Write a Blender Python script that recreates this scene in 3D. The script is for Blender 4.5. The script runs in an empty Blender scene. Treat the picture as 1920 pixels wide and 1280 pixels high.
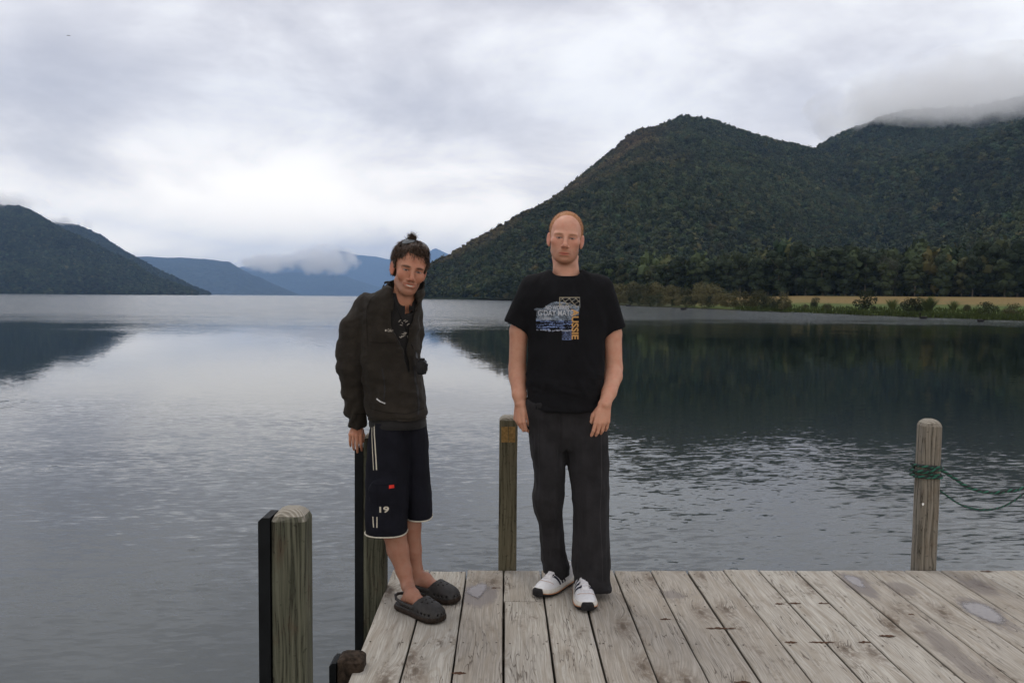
import bpy, bmesh, math, random
import numpy as np
from mathutils import Vector, Matrix
from mathutils.bvhtree import BVHTree

sc = bpy.context.scene
col = sc.collection
RNG = np.random.default_rng(7)
random.seed(7)

# ------------------------------------------------------------------ camera
FPX = 1550.0
CAMZ = 1.42
_pitch = math.atan(83.0 / FPX)
_roll = 0.0085
_r0 = np.array([1.0, 0, 0]); _u0 = np.array([0, math.sin(_pitch), math.cos(_pitch)])
_f = np.array([0, math.cos(_pitch), -math.sin(_pitch)])
_r = math.cos(_roll) * _r0 + math.sin(_roll) * _u0
_u = -math.sin(_roll) * _r0 + math.cos(_roll) * _u0
cd = bpy.data.cameras.new('camera'); cam = bpy.data.objects.new('camera', cd); col.objects.link(cam)
cam.matrix_world = Matrix(((_r[0], _u[0], -_f[0], 0), (_r[1], _u[1], -_f[1], 0), (_r[2], _u[2], -_f[2], CAMZ), (0, 0, 0, 1)))
cd.sensor_width = 36; cd.lens = FPX / 1920 * 36; cd.clip_start = 0.05; cd.clip_end = 60000
sc.camera = cam

def ray(px, py):
    return _r * ((px - 960) / FPX) - _u * ((py - 640) / FPX) + _f
def P(px, py, Y):
    """world point seen at photo pixel (px, py), at depth Y"""
    d = ray(px, py); return np.array([0, 0, CAMZ]) + d * (Y / d[1])
def onz(px, py, z=0.0):
    d = ray(px, py); return np.array([0, 0, CAMZ]) + d * ((z - CAMZ) / d[2])

# ------------------------------------------------------------------ node helper
class G:
    def __init__(s, nt): s.nt = nt
    def n(s, t, props=None, **inp):
        nd = s.nt.nodes.new(t)
        for k, v in (props or {}).items(): setattr(nd, k, v)
        for k, v in inp.items():
            key = int(k[1:]) if k[0] == 'i' and k[1:].isdigit() else k.replace('_', ' ')
            s.put(nd.inputs[key], v)
        return nd
    def put(s, sock, v):
        if isinstance(v, bpy.types.NodeSocket): s.nt.links.new(v, sock)
        else:
            if sock.type == 'RGBA' and len(v) == 3: v = (*v, 1)
            sock.default_value = v
    def m(s, op, a, b=0.0, c=0.0, clamp=False):
        nd = s.n('ShaderNodeMath', {'operation': op, 'use_clamp': clamp}, i0=a, i1=b)
        if op in ('MULTIPLY_ADD',): s.put(nd.inputs[2], c)
        return nd.outputs[0]
    def vm(s, op, a, b=(0, 0, 0)):
        nd = s.n('ShaderNodeVectorMath', {'operation': op}, i0=a)
        if op == 'SCALE': s.put(nd.inputs['Scale'], b)
        else: s.put(nd.inputs[1], b)
        return nd.outputs['Value'] if op in ('DOT_PRODUCT', 'LENGTH', 'DISTANCE') else nd.outputs[0]
    def noise(s, vec, scale=1.0, detail=3.0, rough=0.5, dist=0.0, out='Fac'):
        nd = s.n('ShaderNodeTexNoise', Vector=vec, Scale=scale, Detail=detail, Roughness=rough, Distortion=dist)
        return nd.outputs['Color' if out == 'Color' else 0]
    def ss(s, v, a, b, lo=0.0, hi=1.0):
        nd = s.n('ShaderNodeMapRange', {'interpolation_type': 'SMOOTHSTEP'}, Value=v)
        for i, q in ((1, a), (2, b), (3, lo), (4, hi)): s.put(nd.inputs[i], q)
        return nd.outputs[0]
    def mix(s, f, a, b, mode='MIX'):
        nd = s.n('ShaderNodeMix', {'data_type': 'RGBA', 'blend_type': mode})
        s.put(nd.inputs[0], f); s.put(nd.inputs[6], a); s.put(nd.inputs[7], b)
        return nd.outputs[2]
    def xyz(s, v):
        nd = s.n('ShaderNodeSeparateXYZ', Vector=v); return nd.outputs
    def cxyz(s, x, y, z): return s.n('ShaderNodeCombineXYZ', i0=x, i1=y, i2=z).outputs[0]
    def bump(s, h, strength=0.3, dist=0.01):
        return s.n('ShaderNodeBump', Height=h, Strength=strength, Distance=dist).outputs[0]

def material(name):
    m = bpy.data.materials.new(name); m.use_nodes = True
    g = G(m.node_tree); b = m.node_tree.nodes['Principled BSDF']
    return m, g, b
def plain(name, c, rough=0.7, var=0.15, scale=30.0, spec=0.14, bump=0.0, metal=0.0, bd=0.003):
    m, g, b = material(name)
    p = g.n('ShaderNodeTexCoord').outputs['Object']
    n = g.noise(p, scale, 4, 0.6)
    f = g.ss(n, 0.3, 0.7)
    lo = tuple(x * (1 - var) for x in c); hi = tuple(min(1, x * (1 + var)) for x in c)
    g.put(b.inputs['Base Color'], g.mix(f, lo, hi)); b.inputs['Roughness'].default_value = rough
    b.inputs['Specular IOR Level'].default_value = spec; b.inputs['Metallic'].default_value = metal
    if bump: g.put(b.inputs['Normal'], g.bump(n, bump, bd))
    return m

# ------------------------------------------------------------------ world and sun
sc.view_settings.view_transform = 'Standard'; sc.view_settings.look = 'None'
sc.view_settings.exposure = 0.0; sc.view_settings.gamma = 1.0; sc.view_settings.use_curve_mapping = False
SUN_EL, SUN_AZ = math.radians(58), math.radians(-35)     # azimuth from +Y towards +X
W = bpy.data.worlds.new('World'); sc.world = W; W.use_nodes = True
wt = W.node_tree; wt.nodes.clear(); g = G(wt)
sky = g.n('ShaderNodeTexSky', {'sky_type': 'NISHITA', 'sun_disc': False, 'sun_elevation': SUN_EL, 'sun_rotation': SUN_AZ,
                               'altitude': 400.0, 'air_density': 1.0, 'dust_density': 1.0}).outputs[0]
dirv = g.n('ShaderNodeTexCoord').outputs['Generated']
dx, dy, dz = g.xyz(dirv)[:3]
zz = g.m('MAXIMUM', dz, 0.0)
den = g.m('ADD', zz, 0.34)
pl = g.cxyz(g.m('DIVIDE', dx, den), g.m('DIVIDE', dy, den), g.m('MULTIPLY', zz, 1.5))
n_big = g.noise(g.vm('ADD', pl, (3.1, 1.7, 0.4)), 0.95, 3, 0.5, 0.4)
n_mid = g.noise(g.vm('ADD', pl, (7.3, 2.2, 1.4)), 2.1, 6, 0.55, 0.5)
n_fin = g.noise(g.vm('MULTIPLY', g.vm('ADD', dirv, (0.2, 0.5, 0.1)), (5.0, 5.0, 10)), 1.0, 6, 0.55, 0.3)
def lobe(px, py, sx, sz, amp):
    d = ray(px, py); d = d / np.linalg.norm(d)
    v = g.vm('MULTIPLY', g.vm('SUBTRACT', dirv, tuple(d)), (1 / sx, 1 / sx, 1 / sz))
    r2 = g.vm('DOT_PRODUCT', v, v)
    return g.m('MULTIPLY', g.m('EXPONENT', g.m('MULTIPLY', r2, -1.0)), amp)
f = g.m('ADD', g.m('MULTIPLY', n_big, 0.8), g.m('MULTIPLY', n_mid, 0.95))
f = g.m('ADD', f, g.m('MULTIPLY', n_fin, 0.85))
for L in ((900, 265, 0.22, 0.045, -0.16), (430, 240, 0.16, 0.035, -0.07), (250, 130, 0.25, 0.05, -0.05), (520, 400, 0.40, 0.035, 0.20),
          (900, 410, 0.14, 0.022, 0.12), (1250, 60, 0.3, 0.06, 0.08), (1500, 150, 0.2, 0.05, -0.03)):
    f = g.m('ADD', f, lobe(*L))
f = g.ss(f, 0.98, 1.66)
cloud = g.n('ShaderNodeValToRGB', Fac=f)
cr = cloud.color_ramp; cr.elements[0].color = (4.4, 4.32, 4.62, 1); cr.elements[1].color = (8.3, 8.25, 8.2, 1)
e = cr.elements.new(0.5); e.color = (6.15, 6.02, 6.2, 1)
low = g.ss(dz, 0.02, 0.23, 1.0, 0.0)                      # thinner, brighter cloud towards the horizon
cc = g.mix(g.m('MULTIPLY', low, g.m('ADD', 0.30, g.m('MULTIPLY', f, 0.50))), cloud.outputs[0], (20.5, 18.2, 14.6))
mixed = g.mix(0.985, sky, cc)
bg = g.n('ShaderNodeBackground', Color=mixed, Strength=0.15)
g.nt.links.new(bg.outputs[0], g.n('ShaderNodeOutputWorld').inputs['Surface'])

sd = bpy.data.lights.new('sun', 'SUN'); sun = bpy.data.objects.new('sun', sd); col.objects.link(sun)
sd.energy = 0.9; sd.angle = math.radians(18); sd.color = (1.0, 0.96, 0.9)
sdir = Vector((math.sin(SUN_AZ) * math.cos(SUN_EL), math.cos(SUN_AZ) * math.cos(SUN_EL), math.sin(SUN_EL)))
sun.rotation_euler = (-sdir).to_track_quat('-Z', 'Y').to_euler()
cy = sc.cycles
cy.max_bounces = 8; cy.volume_bounces = 8; cy.transparent_max_bounces = 16; cy.use_denoising = True
cy.volume_max_steps = 256
cy.sample_clamp_indirect = 6

# ------------------------------------------------------------------ object helpers
def tag(o, label=None, cat=None, group=None, kind=None):
    for k, v in (('label', label), ('category', cat), ('group', group), ('kind', kind)):
        if v: o[k] = v
    return o
def empty(name, loc, label, cat, group=None):
    o = bpy.data.objects.new(name, None); col.objects.link(o); o.location = loc; o.empty_display_size = 0.2
    return tag(o, label, cat, group)
def me_np(name, V, F, mat=None, smooth=True, colors=None):
    """mesh from numpy; F an (n,3) or (n,4) array or a list of lists"""
    me = bpy.data.meshes.new(name)
    V = np.asarray(V, dtype=np.float32)
    if isinstance(F, np.ndarray):
        k = F.shape[1]; me.vertices.add(len(V)); me.vertices.foreach_set('co', V.ravel())
        me.loops.add(F.size); me.loops.foreach_set('vertex_index', F.ravel().astype(np.int32))
        me.polygons.add(len(F)); me.polygons.foreach_set('loop_start', np.arange(0, F.size, k, dtype=np.int32))
        me.update(calc_edges=True)
    else:
        me.from_pydata([tuple(v) for v in V], [], F)
    me.polygons.foreach_set('use_smooth', [smooth] * len(me.polygons))
    if colors is not None:
        a = me.color_attributes.new('Col', 'FLOAT_COLOR', 'POINT')
        c = np.ones((len(V), 4), np.float32); c[:, :3] = colors; a.data.foreach_set('color', c.ravel())
    if mat: me.materials.append(mat)
    me.validate(); return me
def put(name, me, parent=None, **kw):
    o = bpy.data.objects.new(name, me); col.objects.link(o)
    if parent is not None:
        o.parent = parent
        o.matrix_parent_inverse = Matrix.Translation(parent.location).inverted()
    return tag(o, kw.get('label'), kw.get('cat'), kw.get('group'), kw.get('kind'))
def copy_tree(o, parent=None):
    c = o.copy(); col.objects.link(c)
    if parent is not None: c.parent = parent
    for ch in o.children: copy_tree(ch, c)
    return c
def bm_mesh(name, bm, mat, smooth=False):
    me = bpy.data.meshes.new(name); bm.to_mesh(me); bm.free()
    if mat: me.materials.append(mat)
    me.polygons.foreach_set('use_smooth', [smooth] * len(me.polygons)); return me
def box_v(x0, x1, y0, y1, z0, z1):
    return [(x0, y0, z0), (x1, y0, z0), (x1, y1, z0), (x0, y1, z0), (x0, y0, z1), (x1, y0, z1), (x1, y1, z1), (x0, y1, z1)]
BOXF = [(0, 3, 2, 1), (4, 5, 6, 7), (0, 1, 5, 4), (1, 2, 6, 5), (2, 3, 7, 6), (3, 0, 4, 7)]
def box_me(name, dims, mat, bevel=0.0, seg=2):
    bm = bmesh.new(); vs = [bm.verts.new(v) for v in box_v(*dims)]
    for f_ in BOXF: bm.faces.new([vs[i] for i in f_])
    if bevel: bmesh.ops.bevel(bm, geom=bm.edges[:], offset=bevel, segments=seg, profile=0.6, affect='EDGES')
    return bm_mesh(name, bm, mat, bevel > 0)
def tube(pts, rad, seg=8, twist=None):
    """swept tube verts/faces along pts; rad scalar or list"""
    pts = np.asarray(pts, float); n = len(pts); rad = np.broadcast_to(rad, (n,))
    V = []; t = np.gradient(pts, axis=0); t /= np.linalg.norm(t, axis=1)[:, None] + 1e-9
    up = np.array([0, 0, 1.0]) if abs(t[0][2]) < 0.9 else np.array([1.0, 0, 0])
    a = np.cross(t[0], up); a /= np.linalg.norm(a)
    for i in range(n):
        a = a - t[i] * np.dot(a, t[i]); a /= np.linalg.norm(a); b = np.cross(t[i], a)
        for k in range(seg):
            w = 2 * math.pi * k / seg
            V.append(pts[i] + rad[i] * (a * math.cos(w) + b * math.sin(w)))
    F = [(i * seg + k, i * seg + (k + 1) % seg, (i + 1) * seg + (k + 1) % seg, (i + 1) * seg + k) for i in range(n - 1) for k in range(seg)]
    F += [tuple(range(seg - 1, -1, -1)), tuple((n - 1) * seg + k for k in range(seg))]
    return V, F
def merge(parts):
    V = []; F = []
    for v, f_ in parts:
        o = len(V); V += list(v); F += [tuple(i + o for i in q) for q in f_]
    return V, F
def vnoise(p, seed=0):
    """smooth value noise, p (n,3) -> (n,) in -1..1"""
    p = np.asarray(p, float); i = np.floor(p).astype(np.int64); f_ = p - i; f_ = f_ * f_ * (3 - 2 * f_)
    def h(a, b, c):
        x = (a * 374761393 + b * 668265263 + c * 2147483647 + seed * 974711) & 0xffffffff
        x = ((x ^ (x >> 13)) * 1274126177) & 0xffffffff; x = x ^ (x >> 16)
        return (x & 0xffff) / 32767.5 - 1
    r = 0
    for a in (0, 1):
        for b in (0, 1):
            for c in (0, 1):
                w = (f_[:, 0] if a else 1 - f_[:, 0]) * (f_[:, 1] if b else 1 - f_[:, 1]) * (f_[:, 2] if c else 1 - f_[:, 2])
                r = r + w * h(i[:, 0] + a, i[:, 1] + b, i[:, 2] + c)
    return r
def fbm(p, oct_=4, seed=0, gain=0.5):
    r = 0; a = 1.0; p = np.asarray(p, float)
    for k in range(oct_): r = r + a * vnoise(p * 2 ** k + 13.7 * k, seed + k); a *= gain
    return r

def curve3(p, n=60):
    p = np.array(p); k = len(p); t = np.linspace(0, k - 1, n); i_ = np.clip(np.floor(t).astype(int), 0, k - 2); f_ = (t - i_)[:, None]
    P0 = p[np.maximum(i_ - 1, 0)]; P1 = p[i_]; P2 = p[i_ + 1]; P3 = p[np.minimum(i_ + 2, k - 1)]
    return 0.5 * (2 * P1 + (P2 - P0) * f_ + (2 * P0 - 5 * P1 + 4 * P2 - P3) * f_ ** 2 + (3 * P1 - P0 - 3 * P2 + P3) * f_ ** 3)
# ================================================================== LAND, WATER, HILLS
WZ = -1.0
def hill(name, ridge, foot, z0=WZ, nt=70, ns=220, back=0.8, amp=12.0, nscale=220.0, prof=1.0, seed=0, step=None):
    """ridge: [(px,py,Y)], foot: [(px,Y)] on z0; real sheet foot -> ridge -> back foot"""
    rp = np.array([P(*q) for q in ridge]); fp = np.array([onz_y(px, Y, z0 - 0.6) for px, Y in foot])
    def res(a, n):
        d = np.r_[0, np.cumsum(np.linalg.norm(np.diff(a[:, :2], axis=0), axis=1))]; s = np.linspace(0, d[-1], n)
        return np.stack([np.interp(s, d, a[:, k]) for k in range(3)], 1)
    R = res(rp, ns); Fo = res(fp, ns)
    # soften ridge
    T = np.linspace(0, 1, nt)[:, None, None]
    pos = Fo[None] * (1 - T) + R[None] * T
    h = (R[:, 2] - Fo[:, 2])[None] * (np.sin(T[..., 0] * math.pi / 2) * 0.35 + 0.65 * T[..., 0] ** prof) + Fo[:, 2][None]
    pos[..., 2] = h
    nb = nt // 2; TB = np.linspace(0, 1, nb)[1:, None, None]
    Bk = R + (R - Fo) * back; Bk[:, 2] = Fo[:, 2]
    pb = R[None] * (1 - TB) + Bk[None] * TB
    pb[..., 2] = R[:, 2][None] * (1 - TB[..., 0] ** 1.3) + Bk[:, 2][None] * TB[..., 0] ** 1.3
    allp = np.concatenate([pos, pb], 0)
    q = allp.reshape(-1, 3).copy(); p2 = np.c_[q[:, :2] / nscale, np.full(len(q), seed * 3.3)]
    nz = (0.5 - np.abs(fbm(p2, 5, seed))) * amp
    w = np.concatenate([np.sin(T[:, 0, 0] * math.pi) ** 0.7 + 0.03, np.full(nb - 1, 0.4)])
    w = np.repeat(w, ns) * np.clip((q[:, 2] - z0) / (amp * 1.2), 0, 1)
    q[:, 2] += nz * w
    q[:, 2] = np.maximum(q[:, 2], z0 - 0.8)
    allp = q.reshape(allp.shape)
    n0, n1 = allp.shape[:2]; idx = np.arange(n0 * n1).reshape(n0, n1)
    F = np.stack([idx[:-1, :-1], idx[:-1, 1:], idx[1:, 1:], idx[1:, :-1]], -1).reshape(-1, 4)
    return allp, F, nt
def onz_y(px, Y, z):
    d = ray(px, 560); x = d[0] / d[1] * Y; return np.array([x, Y, z])

def sample_on(allp, rows, n, rng):
    """n random points on the sheet's first rows, density by area; returns pts and (t,s)"""
    a = allp[:rows]; e1 = a[1:, :-1] - a[:-1, :-1]; e2 = a[:-1, 1:] - a[:-1, :-1]
    ar = np.linalg.norm(np.cross(e1, e2), axis=2); pr = (ar / ar.sum()).ravel()
    c = rng.choice(len(pr), n, p=pr); i, j = np.divmod(c, ar.shape[1]); u = rng.random(n)[:, None]; v = rng.random(n)[:, None]
    p = a[i, j] * (1 - u) * (1 - v) + a[i + 1, j] * u * (1 - v) + a[i, j + 1] * (1 - u) * v + a[i + 1, j + 1] * u * v
    return p, (i + u[:, 0]) / (rows - 1), (j + v[:, 0]) / ar.shape[1]

# forest floor / far forest material
def forest_mat(name, c1, c2, scale, bump=1.0, bd=6.0, patch=None):
    m, g, b = material(name)
    p = g.n('ShaderNodeNewGeometry').outputs['Position']
    n1 = g.noise(p, scale, 5, 0.65); n2 = g.noise(p, scale * 0.12, 3, 0.6)
    vor = g.n('ShaderNodeTexVoronoi', Vector=p, Scale=scale * 1.3)
    c = g.mix(g.ss(n1, 0.35, 0.68), c1, c2)
    c = g.mix(g.m('MULTIPLY', g.ss(n2, 0.45, 0.7), 0.5), c, patch or tuple(x * 0.7 for x in c1))
    g.put(b.inputs['Base Color'], c); b.inputs['Roughness'].default_value = 0.95; b.inputs['Specular IOR Level'].default_value = 0.05
    h = g.m('SUBTRACT', g.m('MULTIPLY', n1, 0.6), vor.outputs['Distance'])
    g.put(b.inputs['Normal'], g.bump(h, bump, bd))
    return m
M_floor = forest_mat('forest_floor', (0.012, 0.018, 0.010), (0.03, 0.04, 0.02), 0.12, 0.6, 3.0)
M_farwood = forest_mat('far_forest', (0.015, 0.024, 0.014), (0.045, 0.062, 0.03), 0.045, 1.0, 14.0)
M_blue = forest_mat('far_mountain_forest', (0.02, 0.028, 0.02), (0.05, 0.06, 0.04), 0.012, 1.0, 40.0)

# --- right main hill and the hill behind it
A, FA, rowsA = hill('hill', [(740, 560, 900), (780, 545, 960), (815, 507, 1000), (850, 492, 1030), (880, 478, 1060), (930, 448, 1100), (975, 419, 1130), (1010, 395, 1160), (1060, 360, 1210),
    (1105, 327, 1260), (1150, 287, 1310), (1175, 262, 1340), (1200, 247, 1370), (1235, 240, 1400), (1258, 232, 1420), (1275, 222, 1440), (1300, 224, 1450), (1340, 232, 1460), (1400, 254, 1460), (1450, 270, 1450),
    (1500, 283, 1430), (1560, 298, 1400), (1620, 318, 1350), (1670, 345, 1290), (1720, 385, 1220), (1780, 440, 1120), (1830, 480, 1050)],
    [(735, 900), (800, 830), (900, 700), (1000, 640), (1150, 600), (1300, 560), (1500, 640), (1600, 800), (1700, 900), (1800, 950)], nt=90, ns=260, amp=36, nscale=300, seed=3, prof=1.15)
B, FB, rowsB = hill('hill', [(1300, 430, 2300), (1420, 345, 2250), (1500, 300, 2200), (1525, 288, 2180), (1560, 271, 2150), (1620, 246, 2100), (1680, 222, 2060), (1740, 214, 2030), (1800, 214, 2000), (1860, 212, 1980),
    (1920, 202, 1950), (2050, 170, 1900), (2250, 140, 1800), (2500, 200, 1700)],
    [(1350, 1100), (1450, 850), (1550, 720), (1700, 560), (1850, 440), (1950, 380), (2150, 330), (2500, 290)], nt=110, ns=260, amp=60, nscale=380, seed=11, prof=1.1)
put('forested_hill', me_np('hill_right', A.reshape(-1, 3), FA, M_floor), kind='structure', label='steep forested hill rising over the far shore behind the two men')
put('cloud_capped_hill', me_np('hill_back', B.reshape(-1, 3), FB, M_floor), kind='structure', label='forested hill at the right with its top in cloud')
# --- left hills
L1, F1, rows1 = hill('hill', [(-700, 330, 3300), (-350, 340, 3250), (-100, 365, 3200), (0, 387, 3150), (30, 391, 3130), (60, 402, 3100), (100, 424, 3050), (140, 448, 3000), (190, 478, 2950), (250, 508, 2900), (310, 531, 2850), (365, 549, 2800)],
    [(-700, 1900), (-100, 2000), (50, 2150), (200, 2300), (300, 2500), (372, 2700)], nt=80, ns=240, amp=60, nscale=500, seed=21)
L2, F2, rows2 = hill('hill', [(-100, 440, 4600), (60, 424, 4500), (110, 421, 4450), (148, 426, 4400), (190, 445, 4330), (240, 478, 4250), (300, 511, 4150), (350, 536, 4050), (395, 552, 4000)],
    [(-100, 3600), (150, 3400), (250, 3400), (330, 3450), (398, 3700)], nt=60, ns=200, amp=60, nscale=600, seed=31)
L3, F3, _ = hill('hill', [(60, 500, 12400), (180, 486, 12300), (250, 481, 12200), (340, 484, 12000), (400, 489, 11900), (430, 493, 11800), (455, 508, 11700), (500, 530, 11500), (560, 552, 11200)],
    [(60, 10000), (300, 10000), (450, 10000), (562, 10800)], nt=50, ns=160, amp=150, nscale=1400, seed=41)
L4, F4, _ = hill('hill', [(300, 530, 17800), (420, 512, 17600), (470, 508, 17400), (520, 510, 17200), (580, 514, 17000), (640, 520, 16800), (700, 538, 16600), (790, 555, 16500)],
    [(300, 15400), (600, 15400), (800, 15900)], nt=40, ns=140, amp=240, nscale=1900, seed=51)
L5, F5, _ = hill('hill', [(450, 500, 23500), (560, 488, 23400), (610, 480, 23300), (640, 472, 23250), (665, 477, 23200), (700, 481, 23200), (730, 488, 23200), (770, 484, 23200), (800, 474, 23200), (817, 465, 23200), (835, 474, 23200), (870, 490, 23200), (1000, 500, 23200)],
    [(450, 19500), (700, 19500), (1000, 19500)], nt=40, ns=200, amp=320, nscale=2300, seed=61)
put('left_hill', me_np('hill_left', L1.reshape(-1, 3), F1, M_farwood), kind='structure', label='dark forested hill falling to the lake at the far left')
put('second_left_hill', me_np('hill_left_second', L2.reshape(-1, 3), F2, M_farwood), kind='structure', label='forested hill just behind the far left hill')
put('distant_ridge', me_np('ridge_far', L3.reshape(-1, 3), F3, M_blue), kind='structure', label='low blue ridge left of the man in the jacket')
put('distant_foothills', me_np('foothills_far', L4.reshape(-1, 3), F4, M_blue), kind='structure', label='faint blue foothills at the head of the lake')
put('distant_mountains', me_np('mountains_far', L5.reshape(-1, 3), F5, M_blue), kind='structure', label='pale blue mountains at the head of the lake')

# --- lake
m_w, g, b = material('lake_water')
pos = g.n('ShaderNodeNewGeometry').outputs['Position']
x_, y_, z_ = g.xyz(pos)[:3]
wob = g.noise(g.vm('MULTIPLY', pos, (0.02, 0.05, 0)), 1.0, 3, 0.6)
wx = g.m('ADD', g.m('MULTIPLY', x_, 1.0), g.m('MULTIPLY', y_, 0.10))
wy = g.m('ADD', y_, g.m('MULTIPLY', x_, -0.16))
v1 = g.cxyz(g.m('MULTIPLY', wx, 4.0), g.m('MULTIPLY', wy, 12.5), 0.0)
v2 = g.cxyz(g.m('MULTIPLY', x_, 0.35), g.m('MULTIPLY', y_, 1.1), 3.0)
v3 = g.cxyz(g.m('MULTIPLY', x_, 7.0), g.m('MULTIPLY', y_, 19.0), 7.0)
c1 = g.noise(v1, 1.0, 2, 0.5, 0.6, 'Color'); c2 = g.noise(v2, 1.0, 2, 0.5, 0.3, 'Color'); c3 = g.noise(v3, 1.0, 2, 0.55, 0.3, 'Color')
yy = g.m('ADD', y_, g.m('MULTIPLY', g.m('SUBTRACT', wob, 0.5), 60.0))
far_amp = g.ss(yy, 48.0, 112.0)                              # wind-ruffled water towards the shores
near_amp = g.ss(g.m('ADD', y_, g.m('MULTIPLY', g.m('SUBTRACT', wob, 0.5), 14.0)), 22.0, 8.0)
gust = g.ss(g.noise(g.vm('MULTIPLY', pos, (0.06, 0.22, 0)), 1.0, 3, 0.6), 0.35, 0.7, 0.55, 1.35)
amp = g.m('ADD', g.m('ADD', 0.022, g.m('MULTIPLY', far_amp, 0.95)), g.m('MULTIPLY', near_amp, 0.18))
amp = g.m('MULTIPLY', amp, gust)
half = (0.5, 0.5, 0.5)
s1 = g.vm('SUBTRACT', c1, half); s2 = g.vm('SUBTRACT', c2, half); s3 = g.vm('SUBTRACT', c3, half)
sl = g.vm('ADD', g.vm('ADD', s1, g.vm('SCALE', s2, 0.25)), g.vm('SCALE', s3, 0.75))
sx, sy, _q = g.xyz(sl)[:3]
nrm = g.vm('NORMALIZE', g.cxyz(g.m('MULTIPLY', g.m('MULTIPLY', sx, amp), 0.55), g.m('MULTIPLY', sy, amp), 1.0))
g.put(b.inputs['Normal'], nrm)
weed = g.ss(g.noise(g.vm('MULTIPLY', pos, (1.0, 1.3, 0)), 0.8, 4, 0.6), 0.62, 0.75)
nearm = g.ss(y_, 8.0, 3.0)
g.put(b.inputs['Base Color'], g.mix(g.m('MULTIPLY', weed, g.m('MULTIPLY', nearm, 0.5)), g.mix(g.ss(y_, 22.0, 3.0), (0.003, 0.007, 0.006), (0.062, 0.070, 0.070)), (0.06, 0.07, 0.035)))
b.inputs['Roughness'].default_value = 0.03; b.inputs['IOR'].default_value = 1.333
g.put(b.inputs['Roughness'], g.m('ADD', 0.03, g.m('MULTIPLY', far_amp, 0.12)))
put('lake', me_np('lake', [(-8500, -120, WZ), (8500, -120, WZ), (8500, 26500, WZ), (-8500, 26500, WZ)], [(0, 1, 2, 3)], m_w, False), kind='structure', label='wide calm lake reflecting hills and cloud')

# --- meadow and shore on the right
shore = [(740, 558.5), (780, 559.2), (830, 560), (880, 561), (950, 563), (1050, 567), (1150, 571.5), (1230, 575), (1300, 577.5), (1400, 581.5), (1500, 585.5), (1600, 589.5), (1700, 593.5), (1800, 597), (1920, 601), (2100, 607), (2400, 614)]
sh = np.array([onz(px, py, WZ) for px, py in shore])
edge_px = [(735, 905), (775, 850), (800, 800), (860, 700), (930, 560), (1030, 440), (1140, 360), (1220, 330), (1300, 320), (1400, 310), (1500, 300), (1600, 292), (1700, 285), (1800, 278), (1920, 270), (2100, 255), (2400, 240)]
EDGEZ = lambda px: 0.2 + 2.6 * min(1, max(0, (px - 1000) / 500))
ed = []
for (px, Y), s_ in zip(edge_px, sh):
    q = onz_y(px, max(Y, s_[1] + 8), 0); q[2] = EDGEZ(px); ed.append(q)
ed = np.array(ed)
def densify(a, n=200):
    t = np.linspace(0, len(a) - 1, n); return np.stack([np.interp(t, np.arange(len(a)), a[:, k]) for k in range(3)], 1)
shd = densify(sh, 240); edd = densify(ed, 240)
wig = fbm(np.c_[shd[:, 0] / 9, shd[:, 1] / 9, np.zeros(240)], 3, 5) * 0.9
rows = []
for t, z in ((-0.01, -1.7), (0.0, -1.05), (0.006, -0.72), (0.03, -0.62), (0.1, -0.45), (0.3, -0.15), (0.6, None), (1.0, None)):
    r_ = shd * (1 - t) + edd * t
    r_[:, 2] = z if z is not None else (-0.15 + (edd[:, 2] + 0.15) * (t - 0.3) / 0.7)
    r_[:, 1] += wig * (1 - t); rows.append(r_)
for k, extra in enumerate((150, 500, 900, 1600)):
    r_ = edd.copy(); d = edd / np.linalg.norm(edd[:, :2], axis=1)[:, None]; r_[:, :2] += d[:, :2] * extra; r_[:, 2] = edd[:, 2] + extra * 0.004; rows.append(r_)
rw = np.array(rows); idx = np.arange(rw.shape[0] * 240).reshape(rw.shape[0], 240)
FM = np.stack([idx[:-1, :-1], idx[:-1, 1:], idx[1:, 1:], idx[1:, :-1]], -1).reshape(-1, 4)
m_m, g, b = material('meadow_grass')
p = g.n('ShaderNodeNewGeometry').outputs['Position']
px_, py_, pz_ = g.xyz(p)[:3]
n1 = g.noise(g.vm('MULTIPLY', p, (0.05, 0.16, 0.3)), 1.0, 5, 0.6); n2 = g.noise(p, 1.4, 4, 0.7); n3 = g.noise(g.vm('MULTIPLY', p, (0.03, 0.06, 0)), 1.0, 3, 0.5)
band = g.m('ADD', pz_, g.m('ADD', g.m('MULTIPLY', g.m('SUBTRACT', n1, 0.5), 1.6), g.m('MULTIPLY', g.ss(px_, 42, 80), -1.0)))
tan_c = g.mix(g.ss(n2, 0.3, 0.7), (0.13, 0.092, 0.036), (0.245, 0.172, 0.070))
grn_c = g.mix(g.ss(n2, 0.3, 0.7), (0.045, 0.068, 0.018), (0.10, 0.135, 0.035))
c = g.mix(g.ss(band, -0.75, -0.15), grn_c, tan_c)
c = g.mix(g.m('MULTIPLY', g.ss(n3, 0.5, 0.7), 0.35), c, (0.12, 0.13, 0.05))
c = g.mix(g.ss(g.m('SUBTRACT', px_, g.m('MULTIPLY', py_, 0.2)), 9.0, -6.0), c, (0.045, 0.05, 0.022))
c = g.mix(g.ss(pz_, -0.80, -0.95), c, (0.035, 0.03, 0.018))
g.put(b.inputs['Base Color'], c); b.inputs['Roughness'].default_value = 0.95; b.inputs['Specular IOR Level'].default_value = 0.1
g.put(b.inputs['Normal'], g.bump(n2, 1.0, 0.3))
put('meadow', me_np('meadow', rw.reshape(-1, 3), FM, m_m), kind='structure', label='flat shore of tan and green grass below the forest')

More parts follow.
